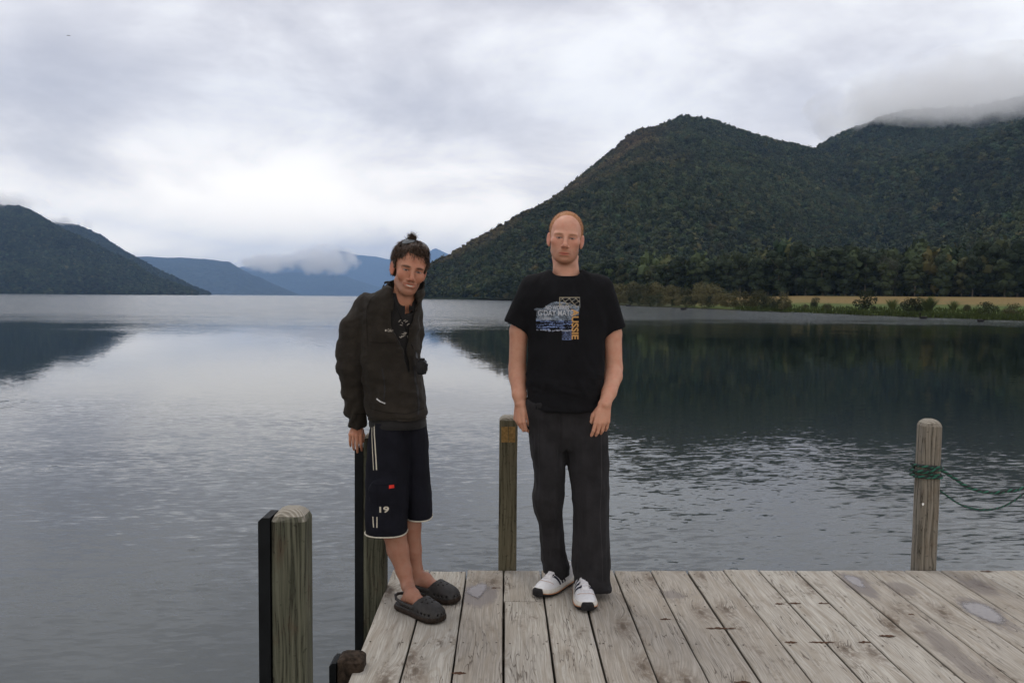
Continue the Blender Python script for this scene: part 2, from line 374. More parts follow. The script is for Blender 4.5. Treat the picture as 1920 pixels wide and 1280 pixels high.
def shore_at(px, t=0.0):
    xs = [q[0] for q in shore]; f_ = np.interp(px, xs, np.arange(len(xs)))
    k = f_ / (len(xs) - 1) * 239; i = min(238, int(k)); w = k - i
    a = shd[i] * (1 - w) + shd[i + 1] * w; e_ = edd[i] * (1 - w) + edd[i + 1] * w
    r_ = a * (1 - t) + e_ * t; r_[1] += (wig[i] * (1 - w) + wig[i + 1] * w) * (1 - t)
    r_[2] = np.interp(t, [-.01, 0, .006, .03, .1, .3, 1], [-1.7, -1.05, -.72, -.62, -.45, -.15, e_[2]])
    return r_

# ------------------------------------------------------------------ foliage
def leaf_mat(name, c1, c2, tinted=False, transl=0.15):
    m, g, b = material(name)
    rnd = g.n('ShaderNodeObjectInfo').outputs['Random']
    p = g.n('ShaderNodeTexCoord').outputs['Object']
    n = g.noise(p, 0.9, 3, 0.6)
    f_ = g.m('ADD', g.m('MULTIPLY', rnd, 0.55), g.m('MULTIPLY', n, 0.6), clamp=True)
    c = g.mix(g.ss(f_, 0.2, 0.95), c1, c2)
    if tinted:
        t = g.n('ShaderNodeAttribute', {'attribute_name': 'tint', 'attribute_type': 'INSTANCER'}).outputs['Color']
        c = g.mix(1.0, c, t, 'MULTIPLY')
    g.put(b.inputs['Base Color'], c); b.inputs['Roughness'].default_value = 0.8; b.inputs['Specular IOR Level'].default_value = 0.12
    return m
M_leaf = leaf_mat('beech_leaves', (0.014, 0.022, 0.011), (0.040, 0.052, 0.024))
M_leaf_d = leaf_mat('dark_leaves', (0.012, 0.019, 0.010), (0.030, 0.040, 0.020))
M_leaf_y = leaf_mat('olive_leaves', (0.026, 0.032, 0.014), (0.062, 0.066, 0.030))
M_leaf_inst = leaf_mat('hill_leaves', (0.018, 0.027, 0.012), (0.050, 0.062, 0.027), True)
M_bark = plain('bark', (0.10, 0.085, 0.065), 0.9, 0.3, 3.0, bump=0.4, bd=0.05)
M_pale_bark = plain('pale_bark', (0.085, 0.08, 0.07), 0.9, 0.25, 3.0)

def crown_mesh(name, mat, w, h, clumps, leaves, leaf, seed, zbase=0.0, core=True, up=0.3):
    r = np.random.default_rng(seed); V = []; F = []
    cs = []
    for k in range(clumps):
        a = r.random() * 6.283; u = r.random() ** 0.6; zz_ = r.random()
        prof_ = math.sin(math.pi * (0.12 + 0.80 * zz_)) ** 0.7
        cs.append((math.cos(a) * u * w * 0.36 * prof_, math.sin(a) * u * w * 0.36 * prof_, zbase + h * (0.1 + 0.8 * zz_), w * (0.13 + 0.12 * r.random())))
    if core:
        for (cx, cy_, cz, cr_) in cs:
            bm = bmesh.new(); bmesh.ops.create_icosphere(bm, subdivisions=1, radius=cr_ * 0.82)
            o = len(V)
            for v in bm.verts:
                q = np.array(v.co); q *= 1 + 0.35 * (r.random() - 0.5); V.append((cx + q[0], cy_ + q[1], cz + q[2] * 0.8))
            for f_ in bm.faces: F.append(tuple(o + v.index for v in f_.verts))
            bm.free()
    for k in range(leaves):
        cx, cy_, cz, cr_ = cs[r.integers(len(cs))]
        d = r.normal(size=3); d /= np.linalg.norm(d); d[2] = d[2] * 0.8 + up * 0.3
        q = np.array([cx, cy_, cz]) + d * cr_ * (0.75 + 0.42 * r.random())
        n_ = d + r.normal(size=3) * 0.7; n_ /= np.linalg.norm(n_)
        a = np.cross(n_, r.normal(size=3)); a /= np.linalg.norm(a); b_ = np.cross(n_, a)
        s_ = leaf * (0.5 + r.random())
        o = len(V); V += [tuple(q - a * s_ * .5), tuple(q + b_ * s_ * .32), tuple(q + a * s_ * .5), tuple(q - b_ * s_ * .32)]; F.append((o, o + 1, o + 2, o + 3))
    me = bpy.data.meshes.new(name); me.from_pydata(V, [], F); me.materials.append(mat)
    return me

def forest(name, pts, scale, tint, meshes, label, rng, squash=None):
    """one stuff object: crown meshes instanced on points by geometry nodes"""
    me = bpy.data.meshes.new(name); n = len(pts); me.vertices.add(n); me.vertices.foreach_set('co', np.asarray(pts, np.float32).ravel())
    for nm, arr, ty, key in (('sc', scale, 'FLOAT_VECTOR', 'vector'), ('tint', tint, 'FLOAT_COLOR', 'color'), ('rz', rng.random(n) * 6.28, 'FLOAT', 'value'), ('ix', rng.integers(0, len(meshes), n), 'INT', 'value')):
        a = me.attributes.new(nm, ty, 'POINT'); a.data.foreach_set(key, np.asarray(arr, np.float32 if ty != 'INT' else np.int32).ravel())
    o = put(name, me, kind='stuff', label=label)
    ng = bpy.data.node_groups.new(name + '_nodes', 'GeometryNodeTree')
    ng.interface.new_socket('Geometry', in_out='INPUT', socket_type='NodeSocketGeometry'); ng.interface.new_socket('Geometry', in_out='OUTPUT', socket_type='NodeSocketGeometry')
    N = ng.nodes; Lk = ng.links
    gi = N.new('NodeGroupInput'); go = N.new('NodeGroupOutput'); ip = N.new('GeometryNodeInstanceOnPoints'); mp = N.new('GeometryNodeMeshToPoints')
    jn = N.new('GeometryNodeJoinGeometry'); g2i = []
    for k, m_ in reversed(list(enumerate(meshes))):
        so = bpy.data.objects.new(name + '_source', m_)
        oi = N.new('GeometryNodeObjectInfo'); oi.inputs['Object'].default_value = so; oi.inputs['As Instance'].default_value = True
        Lk.new(oi.outputs['Geometry'], jn.inputs[0])
    def attr(nm, dt):
        a = N.new('GeometryNodeInputNamedAttribute'); a.data_type = dt; a.inputs['Name'].default_value = nm
        return [s_ for s_ in a.outputs if s_.enabled and s_.name == 'Attribute'][0]
    Lk.new(gi.outputs[0], mp.inputs[0]); Lk.new(mp.outputs[0], ip.inputs['Points']); Lk.new(jn.outputs[0], ip.inputs['Instance'])
    ip.inputs['Pick Instance'].default_value = True
    Lk.new(attr('ix', 'INT'), ip.inputs['Instance Index']); Lk.new(attr('sc', 'FLOAT_VECTOR'), ip.inputs['Scale'])
    cx = N.new('ShaderNodeCombineXYZ'); Lk.new(attr('rz', 'FLOAT'), cx.inputs[2]); Lk.new(cx.outputs[0], ip.inputs['Rotation'])
    Lk.new(ip.outputs[0], go.inputs[0])
    md = o.modifiers.new('scatter', 'NODES'); md.node_group = ng
    return o

HC = [crown_mesh('hill_crown', M_leaf_inst, 1.15, 1.0, 7, 90, 0.17, 100 + k, zbase=-0.2) for k in range(6)]
def tint_for(p, t, s, rng, brown=None):
    n = len(p); nz = fbm(np.c_[p[:, :2] / 110, p[:, 2] / 90], 4, 3) * 0.34; lum = np.clip(1.0 + nz + rng.normal(0, 0.30, n), 0.35, 2.1)
    hue = rng.normal(0, 0.10, n)
    c = np.c_[lum * (1.0 + hue), lum * (1.0), lum * (1.0 - hue * 0.6)]
    rare = rng.random(n) < 0.07; c[rare] *= np.array([1.8, 1.4, 1.3])
    if brown is not None:
        w = brown[:, None]; c = c * (1 - w) + w * (lum[:, None] * np.array([3.3, 1.75, 1.9]))
    return np.c_[c, np.ones(n)]
rg = np.random.default_rng(5)
def scl(n, rng, base, var=0.3, tall=1.0):
    s_ = base * np.exp(rng.normal(0, var, n)); return np.c_[s_, s_, s_ * tall * (0.8 + 0.5 * rng.random(n))]
pA, tA, sA = sample_on(A, rowsA + 8, 56000, rg)
keep = pA[:, 2] > 1; pA, tA, sA = pA[keep], tA[keep], sA[keep]
tA_ = tA * (rowsA + 8) / rowsA
brA = np.clip((np.interp(sA, [0.0, 0.1, 0.42, 0.52], [0, 1, 1, 0])) * np.clip((tA_ - 0.45) * 5, 0, 1) * np.clip(1.0 - (tA_ - 0.96) * 12, 0, 1) * (0.55 + 0.6 * fbm(np.c_[pA[:, :2] / 60, np.zeros(len(pA))], 3, 9)), 0, 1)
scA = scl(len(pA), rg, 6.6, 0.42, tall=1.0); scA = np.minimum(scA, 11.5); scA *= (1 - 0.38 * brA)[:, None]
forest('hill_woodland', pA, scA, tint_for(pA, tA, sA, rg, brA), HC, 'dense dark beech forest covering the steep hill behind the two men', rg)
pB, tB, sB = sample_on(B, rowsB + 4, 80000, rg)
keep = (pB[:, 2] > 1) & (sB < 0.85); pB = pB[keep]
forest('back_hill_woodland', pB, np.minimum(scl(len(pB), rg, 7.6, 0.40), 14), tint_for(pB, 0, 0, rg), HC, 'dense dark forest covering the cloud capped hill at the right', rg)
p1, t1, s1_ = sample_on(L1, rows1 + 3, 60000, rg); k1 = (p1[:, 2] > 0) & (s1_ > 0.35); p1 = p1[k1]
p2_, t2, s2_ = sample_on(L2, rows2 + 3, 9000, rg); k2 = (p2_[:, 2] > 0) & (s2_ > 0.25); p2_ = p2_[k2]
pL = np.r_[p1, p2_]
forest('left_hill_woodland', pL, scl(len(pL), rg, 11.5, 0.2, tall=0.8), tint_for(pL, 0, 0, rg), HC, 'dark forest covering the hills on the far left shore', rg)
# ================================================================== TREES AND BUSHES ON THE SHORE
def trunk_mesh(name, h, r0, seed, limbs=5, mat=None):
    r = np.random.default_rng(seed); parts = []
    z = np.linspace(-0.6, h, 7); x = np.cumsum(r.normal(0, 0.12, 7)) * h / 12; y = np.cumsum(r.normal(0, 0.12, 7)) * h / 12
    pts = np.c_[x - x[0], y - y[0], z]; parts.append(tube(pts, np.linspace(r0, r0 * 0.25, 7), 7))
    for k in range(limbs):
        i = r.integers(2, 6); a = r.random() * 6.28; L = h * (0.2 + 0.2 * r.random())
        p0 = pts[i]; d = np.array([math.cos(a), math.sin(a), 0.8 + r.random() * 0.6]); d /= np.linalg.norm(d)
        q = [p0 + d * L * t + r.normal(0, 0.02 * h, 3) * t for t in (0, 0.35, 0.7, 1.0)]; q[0] = p0
        parts.append(tube(q, [r0 * 0.4, r0 * 0.3, r0 * 0.18, r0 * 0.06], 5))
    V, F = merge(parts); me = bpy.data.meshes.new(name); me.from_pydata([tuple(v) for v in V], [], F); me.materials.append(mat or M_bark); return me

def make_tree(name, crown, trunk, label, cat, group):
    t = empty(name, (0, 0, 0), label, cat, group); put('crown', crown, t); put('trunk', trunk, t); return t
rt = np.random.default_rng(17)
protos = []
for k in range(7):
    cm = crown_mesh('beech_crown', (M_leaf, M_leaf, M_leaf_d, M_leaf)[k % 4], 10.0, 16.5, 34, 1900, 0.55, 200 + k, zbase=0.0)
    tm = trunk_mesh('beech_trunk', 13.5, 0.30, 300 + k)
    protos.append(('beech_tree', cm, tm))
for k in range(3):   # narrower, pale green
    cm = crown_mesh('tall_crown', M_leaf_y, 6.5, 15.0, 24, 1400, 0.45, 240 + k, zbase=0.3)
    protos.append(('slender_tree', cm, trunk_mesh('slender_trunk', 12.5, 0.2, 340 + k)))
made = {}
def plant(kind, loc, s_, rz, label, group, sz=1.0):
    nm, cm, tm = protos[kind]
    if kind not in made:
        t = make_tree(nm, cm, tm, label, 'tree', group); made[kind] = t
    else:
        t = copy_tree(made[kind])
    t.location = loc; t.rotation_euler = (0, 0, rz); t.scale = (s_, s_, s_ * sz)
    t['label'] = label
    if group: t['group'] = group
    return t
def edge_at(px):
    xs = [q[0] for q in shore]; k = np.interp(px, xs, np.arange(len(xs))) / (len(xs) - 1) * 239; i = min(238, int(k)); w = k - i
    return edd[i] * (1 - w) + edd[i + 1] * w
# front row, each tree an object: along the far edge of the meadow and the wooded shore
px = 768.0; n_front = 0
while px < 1960:
    e_ = edge_at(px); Y = e_[1]
    step = (4.6 + rt.random() * 3.2) * 1550 / Y * (0.55 if px > 1100 else 0.5)
    q = onz_y(px, Y + rt.random() * 9 + 1, 0); q[2] = e_[2] - 0.2
    kind = int(rt.integers(0, 10)) if px < 1500 else int(rt.integers(0, 8))
    s_ = (0.78 + 0.4 * rt.random()) * (0.95 if px > 1100 else 1.05)
    if px < 830: s_ *= 1.0
    lab = 'dark green tree in the wall of forest along the far edge of the meadow' if px > 1150 else 'dark tree on the wooded shore under the steep hill'
    grp = 'trees along the far edge of the meadow' if px > 1150 else 'trees on the wooded shore under the hill'
    if kind >= 7: lab = lab.replace('dark green tree', 'slender olive tree').replace('dark tree', 'slender olive tree'); grp = grp.replace('trees', 'slender trees')
    plant(kind, tuple(q), s_, rt.random() * 6.28, lab, grp, 0.9 + 0.25 * rt.random()); n_front += 1
    px += step
print('front trees', n_front)
# pale leafless-looking tree standing out of the forest wall
q = onz_y(1662, 291, 0); q[2] = edge_at(1662)[2] - 0.3
pt = empty('pale_tree', tuple(q), 'pale grey-barked tree with thin open crown standing out from the dark forest wall', 'tree')
r = np.random.default_rng(77); parts = []
for sx_, tilt in ((-1.2, -0.10), (0.2, 0.02), (1.1, 0.10), (2.0, 0.16)):
    h = 9 + r.random() * 3; z = np.linspace(-0.4, h, 7); x = sx_ + tilt * z + np.cumsum(r.normal(0, 0.12, 7)); pts = np.c_[x, r.normal(0, 0.1, 7), z]
    parts.append(tube(pts, np.linspace(0.13, 0.04, 7), 6))
    for k in range(26):
        i = r.integers(2, 7); a = r.random() * 6.28; d = np.array([math.cos(a), math.sin(a) * .6, 0.9 + r.random()]); d /= np.linalg.norm(d); L = 1.5 + 2.2 * r.random()
        parts.append(tube([pts[i], pts[i] + d * L * .5 + r.normal(0, .12, 3), pts[i] + d * L], [0.04, 0.028, 0.012], 4))
V, F = merge(parts); me = bpy.data.meshes.new('pale_trunks'); me.from_pydata([tuple(v) for v in V], [], F); me.materials.append(M_pale_bark); 
o = put('trunk', me, pt); o.matrix_parent_inverse = Matrix.Identity(4)
M_leaf_p = leaf_mat('grey_leaves', (0.028, 0.034, 0.022), (0.058, 0.062, 0.040))
cmv = crown_mesh('pale_crown', M_leaf_p, 10.0, 11.5, 26, 3200, 0.34, 501, zbase=3.0, core=False)
o = put('crown', cmv, pt); o.matrix_parent_inverse = Matrix.Identity(4)
pt.scale = (0.95, 0.95, 1.0)

# forest floor band behind the front row: one mass
pts = []; 
for k in range(5200):
    pxx = rt.uniform(770, 2150); e_ = edge_at(pxx); d_ = 8 + 330 * rt.random() ** 1.2
    Y = e_[1] + d_; q = onz_y(pxx, Y, 0); q[2] = e_[2] + d_ * 0.006 + 4.0; pts.append(q)
pts = np.array(pts)
forest('flat_woodland', pts, scl(len(pts), rt, 8.8, 0.22, 1.15), tint_for(pts, 0, 0, rt), HC, 'dark forest on the flat land behind the first row of trees', rt)

# ---- bushes along the bank
def blade_bush(name, mat, n, h, w, width, seed, droop=0.5):
    """flax-like clump of long arching leaves"""
    r = np.random.default_rng(seed); V = []; F = []
    for k in range(n):
        a = r.random() * 6.28; L = h * (0.6 + 0.5 * r.random()); sp = w * (0.15 + 0.85 * r.random())
        d = np.array([math.cos(a), math.sin(a), 0]); s_ = np.array([-d[1], d[0], 0]) * width * 0.5
        o = len(V)
        for t in (0, 0.4, 0.75, 1.0):
            c = d * sp * t ** 1.4 + np.array([0, 0, L * (t - droop * 0.35 * t ** 3)]); ww = (1 - t) ** 0.6 if t < 1 else 0.05
            V += [tuple(c - s_ * ww), tuple(c + s_ * ww)]
        F += [(o, o + 1, o + 3, o + 2), (o + 2, o + 3, o + 5, o + 4), (o + 4, o + 5, o + 7, o + 6)]
    me = bpy.data.meshes.new(name); me.from_pydata(V, [], F); me.materials.append(mat); return me
M_bush = leaf_mat('bush_leaves', (0.045, 0.046, 0.020), (0.120, 0.108, 0.050))
M_bush_d = leaf_mat('dark_bush_leaves', (0.014, 0.020, 0.009), (0.035, 0.042, 0.018))
M_flax = leaf_mat('flax_leaves', (0.05, 0.07, 0.025), (0.12, 0.14, 0.055))
M_reed = leaf_mat('reed_blades', (0.04, 0.055, 0.015), (0.085, 0.11, 0.03))
bushm = {'dark': [crown_mesh('round_bush', M_bush_d, 2.2, 2.0, 9, 1500, 0.12, 600 + k, zbase=-0.1, core=False) for k in range(2)],
         'olive': [crown_mesh('low_bush', M_bush, 2.6, 1.8, 10, 1500, 0.13, 620 + k, zbase=-0.1, core=False) for k in range(4)],
         'flax': [blade_bush('flax_clump', M_flax, 190, 2.1, 1.5, 0.10, 640 + k) for k in range(2)]}
def bush(kind, k, px, t, s_, label, group=None, sz=1.0, rz=None, stem=True):
    q = shore_at(px, t); nm = {'dark': 'round_bush', 'olive': 'low_bush', 'flax': 'flax_clump'}[kind]
    o = bpy.data.objects.new(nm, bushm[kind][k % len(bushm[kind])]); col.objects.link(o)
    s_ *= 1.35; o.location = tuple(q); o.scale = (s_, s_, s_ * sz); o.rotation_euler = (0, 0, rt.random() * 6.28 if rz is None else rz)
    tag(o, label, {'dark': 'bush', 'olive': 'bush', 'flax': 'flax'}[kind], group); return o
bush('dark', 0, 1626, 0.03, 1.35, 'round dark bush alone at the waterline on the meadow bank', sz=1.15)
bush('dark', 1, 1851, 0.015, 0.95, 'small round dark bush at the waterline near the right edge')
bush('dark', 1, 1703, 0.02, 1.15, 'dark bush directly left of the spiky flax on the bank')
bush('dark', 0, 1722, 0.03, 1.0, 'dark low bush tucked against the left side of the spiky flax')
bush('flax', 0, 1742, 0.02, 1.15, 'largest spiky flax clump at the waterline of the meadow bank')
bush('flax', 1, 1674, 0.05, 0.95, 'spiky flax clump just right of the round dark bush')
bush('flax', 1, 1788, 0.10, 0.8, 'smaller flax clump standing in green grass right of the large flax')
bush('olive', 1, 1812, 0.12, 0.5, 'small olive shrub in the grass right of the smaller flax')
bush('dark', 0, 1531, 0.14, 0.95, 'small dark bush alone in the tan grass, left part of the meadow')
bush('dark', 1, 1641, 0.10, 0.42, 'tiny dark bush just right of the round dark bush')
bush('olive', 2, 1555, 0.02, 0.62, 'small olive shrub at the waterline left of the round dark bush')
bush('olive', 0, 1512, 0.05, 0.45, 'tiny olive shrub left of the small dark bush in tan grass')
bush('olive', 3, 1890, 0.05, 1.1, 'low green shrub near the right edge of the meadow bank', sz=0.6)
px = 1478
lastlab = 'olive bush in the thicket along the waterline left of the tan meadow'
while px > 945:
    q = shore_at(px, 0.01); Y = q[1]
    w = 2.4 * 1550 / Y
    bush('olive' if rt.random() > 0.25 else 'dark', int(rt.integers(0, 4)), px, 0.008 + 0.03 * rt.random(), (0.85 + 0.5 * rt.random()) * (1 + max(0, (Y - 160) / 700)), lastlab if px > 1150 else 'small bush at the foot of the wooded shore', 'thicket bushes along the waterline' if px > 1150 else 'bushes at the foot of the wooded shore', sz=0.9 + 0.4 * rt.random())
    px -= w * (0.45 + 0.35 * rt.random())
# taller shrubs behind, in front of the forest
px = 1345
while px > 1120:
    q = shore_at(px, 0.35)
    bush('olive', int(rt.integers(0, 4)), px, 0.25 + 0.3 * rt.random(), 1.9 + 0.9 * rt.random(), 'broad olive shrub between the waterline thicket and the forest', 'broad shrubs in front of the forest', sz=1.0)
    px -= 9 + 9 * rt.random()
# reeds and tussocks
V = []; F = []; r = np.random.default_rng(8)
for k in range(5200):
    pxx = r.uniform(1380, 2000); t = 0.0 + 0.02 * r.random() ** 1.5 if r.random() < 0.6 else 0.25 * r.random()
    q = shore_at(pxx, t); q[:2] += r.normal(0, 0.25, 2)
    h = (0.35 + 0.4 * r.random()); a = r.random() * 3.14; d = np.array([math.cos(a), math.sin(a), 0]) * (0.09 + 0.08 * r.random())
    top = q + np.array([r.normal(0, .12), r.normal(0, .12), h]); o = len(V); q[2] -= 0.05
    V += [tuple(q - d), tuple(q + d), tuple(top)]; F.append((o, o + 1, o + 2))
me = bpy.data.meshes.new('reeds'); me.from_pydata(V, [], F); me.materials.append(M_reed)
put('reeds', me, kind='stuff', label='green reeds and tufts along the edge of the meadow')

# ---- birds on the water
M_swan = plain('black_feathers', (0.012, 0.011, 0.011), 0.7); M_beak = plain('red_beak', (0.35, 0.04, 0.02), 0.5)
def water_bird(name, px, py, s_, label, neck=True, face=1):
    q = onz(px, py, WZ); e_ = empty(name, tuple(q), label, 'swan' if neck else 'duck'); 
    bm = bmesh.new(); bmesh.ops.create_uvsphere(bm, u_segments=12, v_segments=8, radius=1)
    for v in bm.verts:
        x, y, z = v.co; tail = max(0, -x * face); v.co = (x * 0.42 * s_, y * 0.2 * s_ * (1 - tail * .4), (z * 0.17 + 0.10 + tail ** 3 * 0.12) * s_)
    o = put('body', bm_mesh('bird_body', bm, M_swan, True), e_); o.matrix_parent_inverse = Matrix.Identity(4)
    hh = 0.62 if neck else 0.26
    pts = [(0.30 * face, 0, 0.12), (0.42 * face, 0, 0.26 * hh / .4 * .6), (0.36 * face, 0, hh * .75), (0.40 * face, 0, hh), (0.50 * face, 0, hh - 0.02), (0.60 * face, 0, hh - 0.07)]
    V, F = tube(np.array(pts) * s_, np.array([.07, .05, .04, .055, .045, .01]) * s_, 7)
    o = put('neck', me_np('bird_neck', V, F, M_swan), e_); o.matrix_parent_inverse = Matrix.Identity(4)
    return e_
water_bird('black_swan', 1732, 597.5, 1.25, 'black swan swimming below the largest flax clump', True, -1)
water_bird('duck', 1838, 603, 1.0, 'small dark duck on the water near the right edge below the small round bush', False, 1)
water_bird('duck', 1281, 581, 1.5, 'dark duck swimming off the waterline thicket', False, 1)
water_bird('duck', 1178, 574, 1.8, 'left one of the dark ducks near the sleeve of the black t-shirt', False, -1)
# small bird far up at the left
q = P(128, 67, 150); gb = empty('flying_bird', tuple(q), 'tiny dark bird flying high at the upper left', 'bird')
bm = bmesh.new(); vs = [bm.verts.new(v) for v in ((0, -.12, 0), (0, .14, 0), (-.22, .02, .07), (-.42, .08, .02), (.22, .02, .07), (.42, .08, .02), (0, 0, .04), (0, 0, -.04))]
for f_ in ((0, 6, 2), (6, 1, 2), (2, 1, 3), (0, 4, 6), (6, 4, 1), (4, 5, 1), (0, 2, 7), (7, 2, 1), (0, 7, 4), (7, 1, 4)): bm.faces.new([vs[i] for i in f_])
o = put('body', bm_mesh('flying_bird', bm, M_swan), gb); o.matrix_parent_inverse = Matrix.Identity(4)

# ---- cloud banks and haze
def cloud(name, center, size, label, density, nsc, seed, soft=0.5, aniso=0.55):
    m = bpy.data.materials.new(name); m.use_nodes = True; nt = m.node_tree; nt.nodes.clear(); g = G(nt)
    tc = g.n('ShaderNodeTexCoord').outputs['Object']     # -1..1 in the unit ball
    wp = g.n('ShaderNodeNewGeometry').outputs['Position']
    n = g.noise(g.vm('ADD', wp, (seed * 91.0, seed * 37.0, 0)), 1.0 / nsc, 5, 0.58)
    r2 = g.vm('LENGTH', tc)
    d = g.m('SUBTRACT', g.m('ADD', g.m('MULTIPLY', n, 2.6), soft - 1.30), r2)
    dd = g.m('MULTIPLY', g.ss(d, 0.0, 0.55), density)
    v = g.n('ShaderNodeVolumePrincipled', Density=dd, Anisotropy=aniso); v.inputs['Color'].default_value = (1.0, 1.0, 1.0, 1)
    g.nt.links.new(v.outputs[0], g.n('ShaderNodeOutputMaterial').inputs['Volume'])
    bm = bmesh.new(); bmesh.ops.create_icosphere(bm, subdivisions=3, radius=1.0)
    me = bm_mesh(name, bm, m, True); o = put(name, me, kind='stuff', label=label); o.location = tuple(center); o.scale = size
    m.cycles.volume_step_rate = 1.0
    return o
c_ = P(1775, 196, 1600); cloud('hill_cloud', c_, (260, 330, 72), 'low grey cloud hiding the top of the right hill', 0.0085, 90, 1, 1.0)
c_ = P(505, 494, 7600); cloud('valley_cloud', c_, (310, 300, 105), 'white cloud bank lying over the far blue ridges', 0.010, 105, 2, 0.85)
c_ = P(605, 488, 7800); cloud('valley_cloud', c_, (380, 330, 160), 'taller white cloud at the right end of the cloud bank on the blue ridges', 0.009, 130, 6, 0.9)
c_ = P(15, 378, 3100); cloud('ridge_cloud', c_, (130, 200, 40), 'wisp of cloud on the top of the far left hill', 0.007, 90, 4, 0.75)
c_ = P(112, 418, 4380); cloud('saddle_cloud', c_, (150, 200, 50), 'wisp of cloud in the notch between the two left hills', 0.008, 100, 5, 0.75)
mh = bpy.data.materials.new('haze'); mh.use_nodes = True; nt = mh.node_tree; nt.nodes.clear(); g = G(nt)
v = g.n('ShaderNodeVolumePrincipled', Density=6.3e-5, Anisotropy=0.0); v.inputs['Color'].default_value = (0.36, 0.57, 0.92, 1)
g.nt.links.new(v.outputs[0], g.n('ShaderNodeOutputMaterial').inputs['Volume'])
put('haze', me_np('haze', box_v(-8700, 8700, -150, 26800, -3.0, 1560), BOXF, mh, False), kind='stuff')
# ================================================================== JETTY
PUD = [(898, 1107, 0.075, 0.105, 'puddle left', 0), (1606, 1091, 0.055, 0.12, '', 1), (1842, 1146, 0.062, 0.16, '', 2)]
DAMP = [(897, 1112, 0.088, 0.17), (1612, 1097, 0.066, 0.17), (1846, 1148, 0.075, 0.22), (1692, 1104, 0.06, 0.11), (1835, 1100, 0.07, 0.16), (1262, 1115, 0.07, 0.05),
        (1800, 1235, 0.05, 0.30), (1760, 1200, 0.04, 0.22)]
m_p, g, b = material('weathered_planks')
pos = g.n('ShaderNodeNewGeometry').outputs['Position']; rnd = g.n('ShaderNodeObjectInfo').outputs['Random']
X, Y, Z = g.xyz(pos)[:3]
Xs = g.m('ADD', X, g.m('MULTIPLY', rnd, 17.3)); Ys = g.m('ADD', Y, g.m('MULTIPLY', rnd, 53.1))
wv = g.noise(g.cxyz(g.m('MULTIPLY', Xs, 5.0), g.m('MULTIPLY', Ys, 1.6), Z), 1.0, 2, 0.5)
kv = g.n('ShaderNodeTexVoronoi', {'voronoi_dimensions': '2D'}, Vector=g.cxyz(g.m('MULTIPLY', Xs, 5.2), g.m('MULTIPLY', Ys, 1.9), 0.0), Scale=1.0)
kd = kv.outputs['Distance']; kc = g.xyz(kv.outputs['Color'])[0]
ksel = g.ss(kc, 0.35, 0.45)
kn = g.m('MULTIPLY', g.m('EXPONENT', g.m('MULTIPLY', g.m('MULTIPLY', kd, kd), -18.0)), ksel)
h = g.m('ADD', g.m('ADD', g.m('MULTIPLY', Xs, 28.0), g.m('MULTIPLY', wv, 9.0)), g.m('MULTIPLY', kn, 5.0))
rings = g.m('MULTIPLY_ADD', g.m('SINE', g.m('MULTIPLY', h, 6.28)), 0.5, 0.5)
warpX = g.m('ADD', Xs, g.m('ADD', g.m('MULTIPLY', wv, 0.06), g.m('MULTIPLY', kn, 0.04)))
fine = g.noise(g.cxyz(g.m('MULTIPLY', warpX, 170.0), g.m('MULTIPLY', Ys, 5.0), 0.0), 1.0, 3, 0.65)
med = g.noise(g.cxyz(g.m('MULTIPLY', warpX, 34.0), g.m('MULTIPLY', Ys, 2.6), 4.0), 1.0, 4, 0.62)
blot = g.noise(g.cxyz(g.m('MULTIPLY', Xs, 9.0), g.m('MULTIPLY', Ys, 4.5), 9.0), 1.0, 5, 0.68)
rag = g.noise(g.cxyz(g.m('MULTIPLY', Xs, 42.0), g.m('MULTIPLY', Ys, 26.0), 2.0), 1.0, 4, 0.7)
base = g.mix(g.ss(fine, 0.30, 0.72), (0.275, 0.256, 0.225), (0.46, 0.437, 0.395))
tone = g.mix(rnd, (0.86, 0.82, 0.78), (1.10, 1.09, 1.06)); base = g.mix(1.0, base, tone, 'MULTIPLY')
base = g.mix(g.m('MULTIPLY', g.ss(med, 0.44, 0.68), 0.62), base, (0.27, 0.23, 0.18))
ringz = g.ss(g.noise(g.cxyz(g.m('MULTIPLY', Xs, 3.5), g.m('MULTIPLY', Ys, 1.3), 21.0), 1.0, 2, 0.5), 0.50, 0.64)
base = g.mix(g.m('MULTIPLY', g.m('MULTIPLY', g.ss(rings, 0.55, 0.95), ringz), 0.5), base, (0.30, 0.26, 0.205))
stain = g.m('MULTIPLY', g.ss(blot, 0.53, 0.70), g.ss(rag, 0.38, 0.58))
base = g.mix(g.m('MULTIPLY', stain, 0.92), base, (0.16, 0.13, 0.10))
st2 = g.ss(g.noise(g.cxyz(g.m('MULTIPLY', warpX, 15.0), g.m('MULTIPLY', Ys, 2.0), 77.0), 1.0, 4, 0.65), 0.55, 0.70)
base = g.mix(g.m('MULTIPLY', g.m('MULTIPLY', st2, g.ss(fine, 0.35, 0.6)), 0.75), base, (0.19, 0.15, 0.11))
kr = g.m('MULTIPLY', g.ss(kd, 0.34, 0.06), g.m('MULTIPLY', ksel, g.ss(rag, 0.30, 0.62)))
base = g.mix(g.m('MULTIPLY', kr, 0.85), base, (0.15, 0.115, 0.085))
kk = g.m('MULTIPLY', g.ss(kd, 0.085, 0.04), ksel); base = g.mix(g.m('MULTIPLY', kk, 0.7), base, (0.10, 0.075, 0.055))
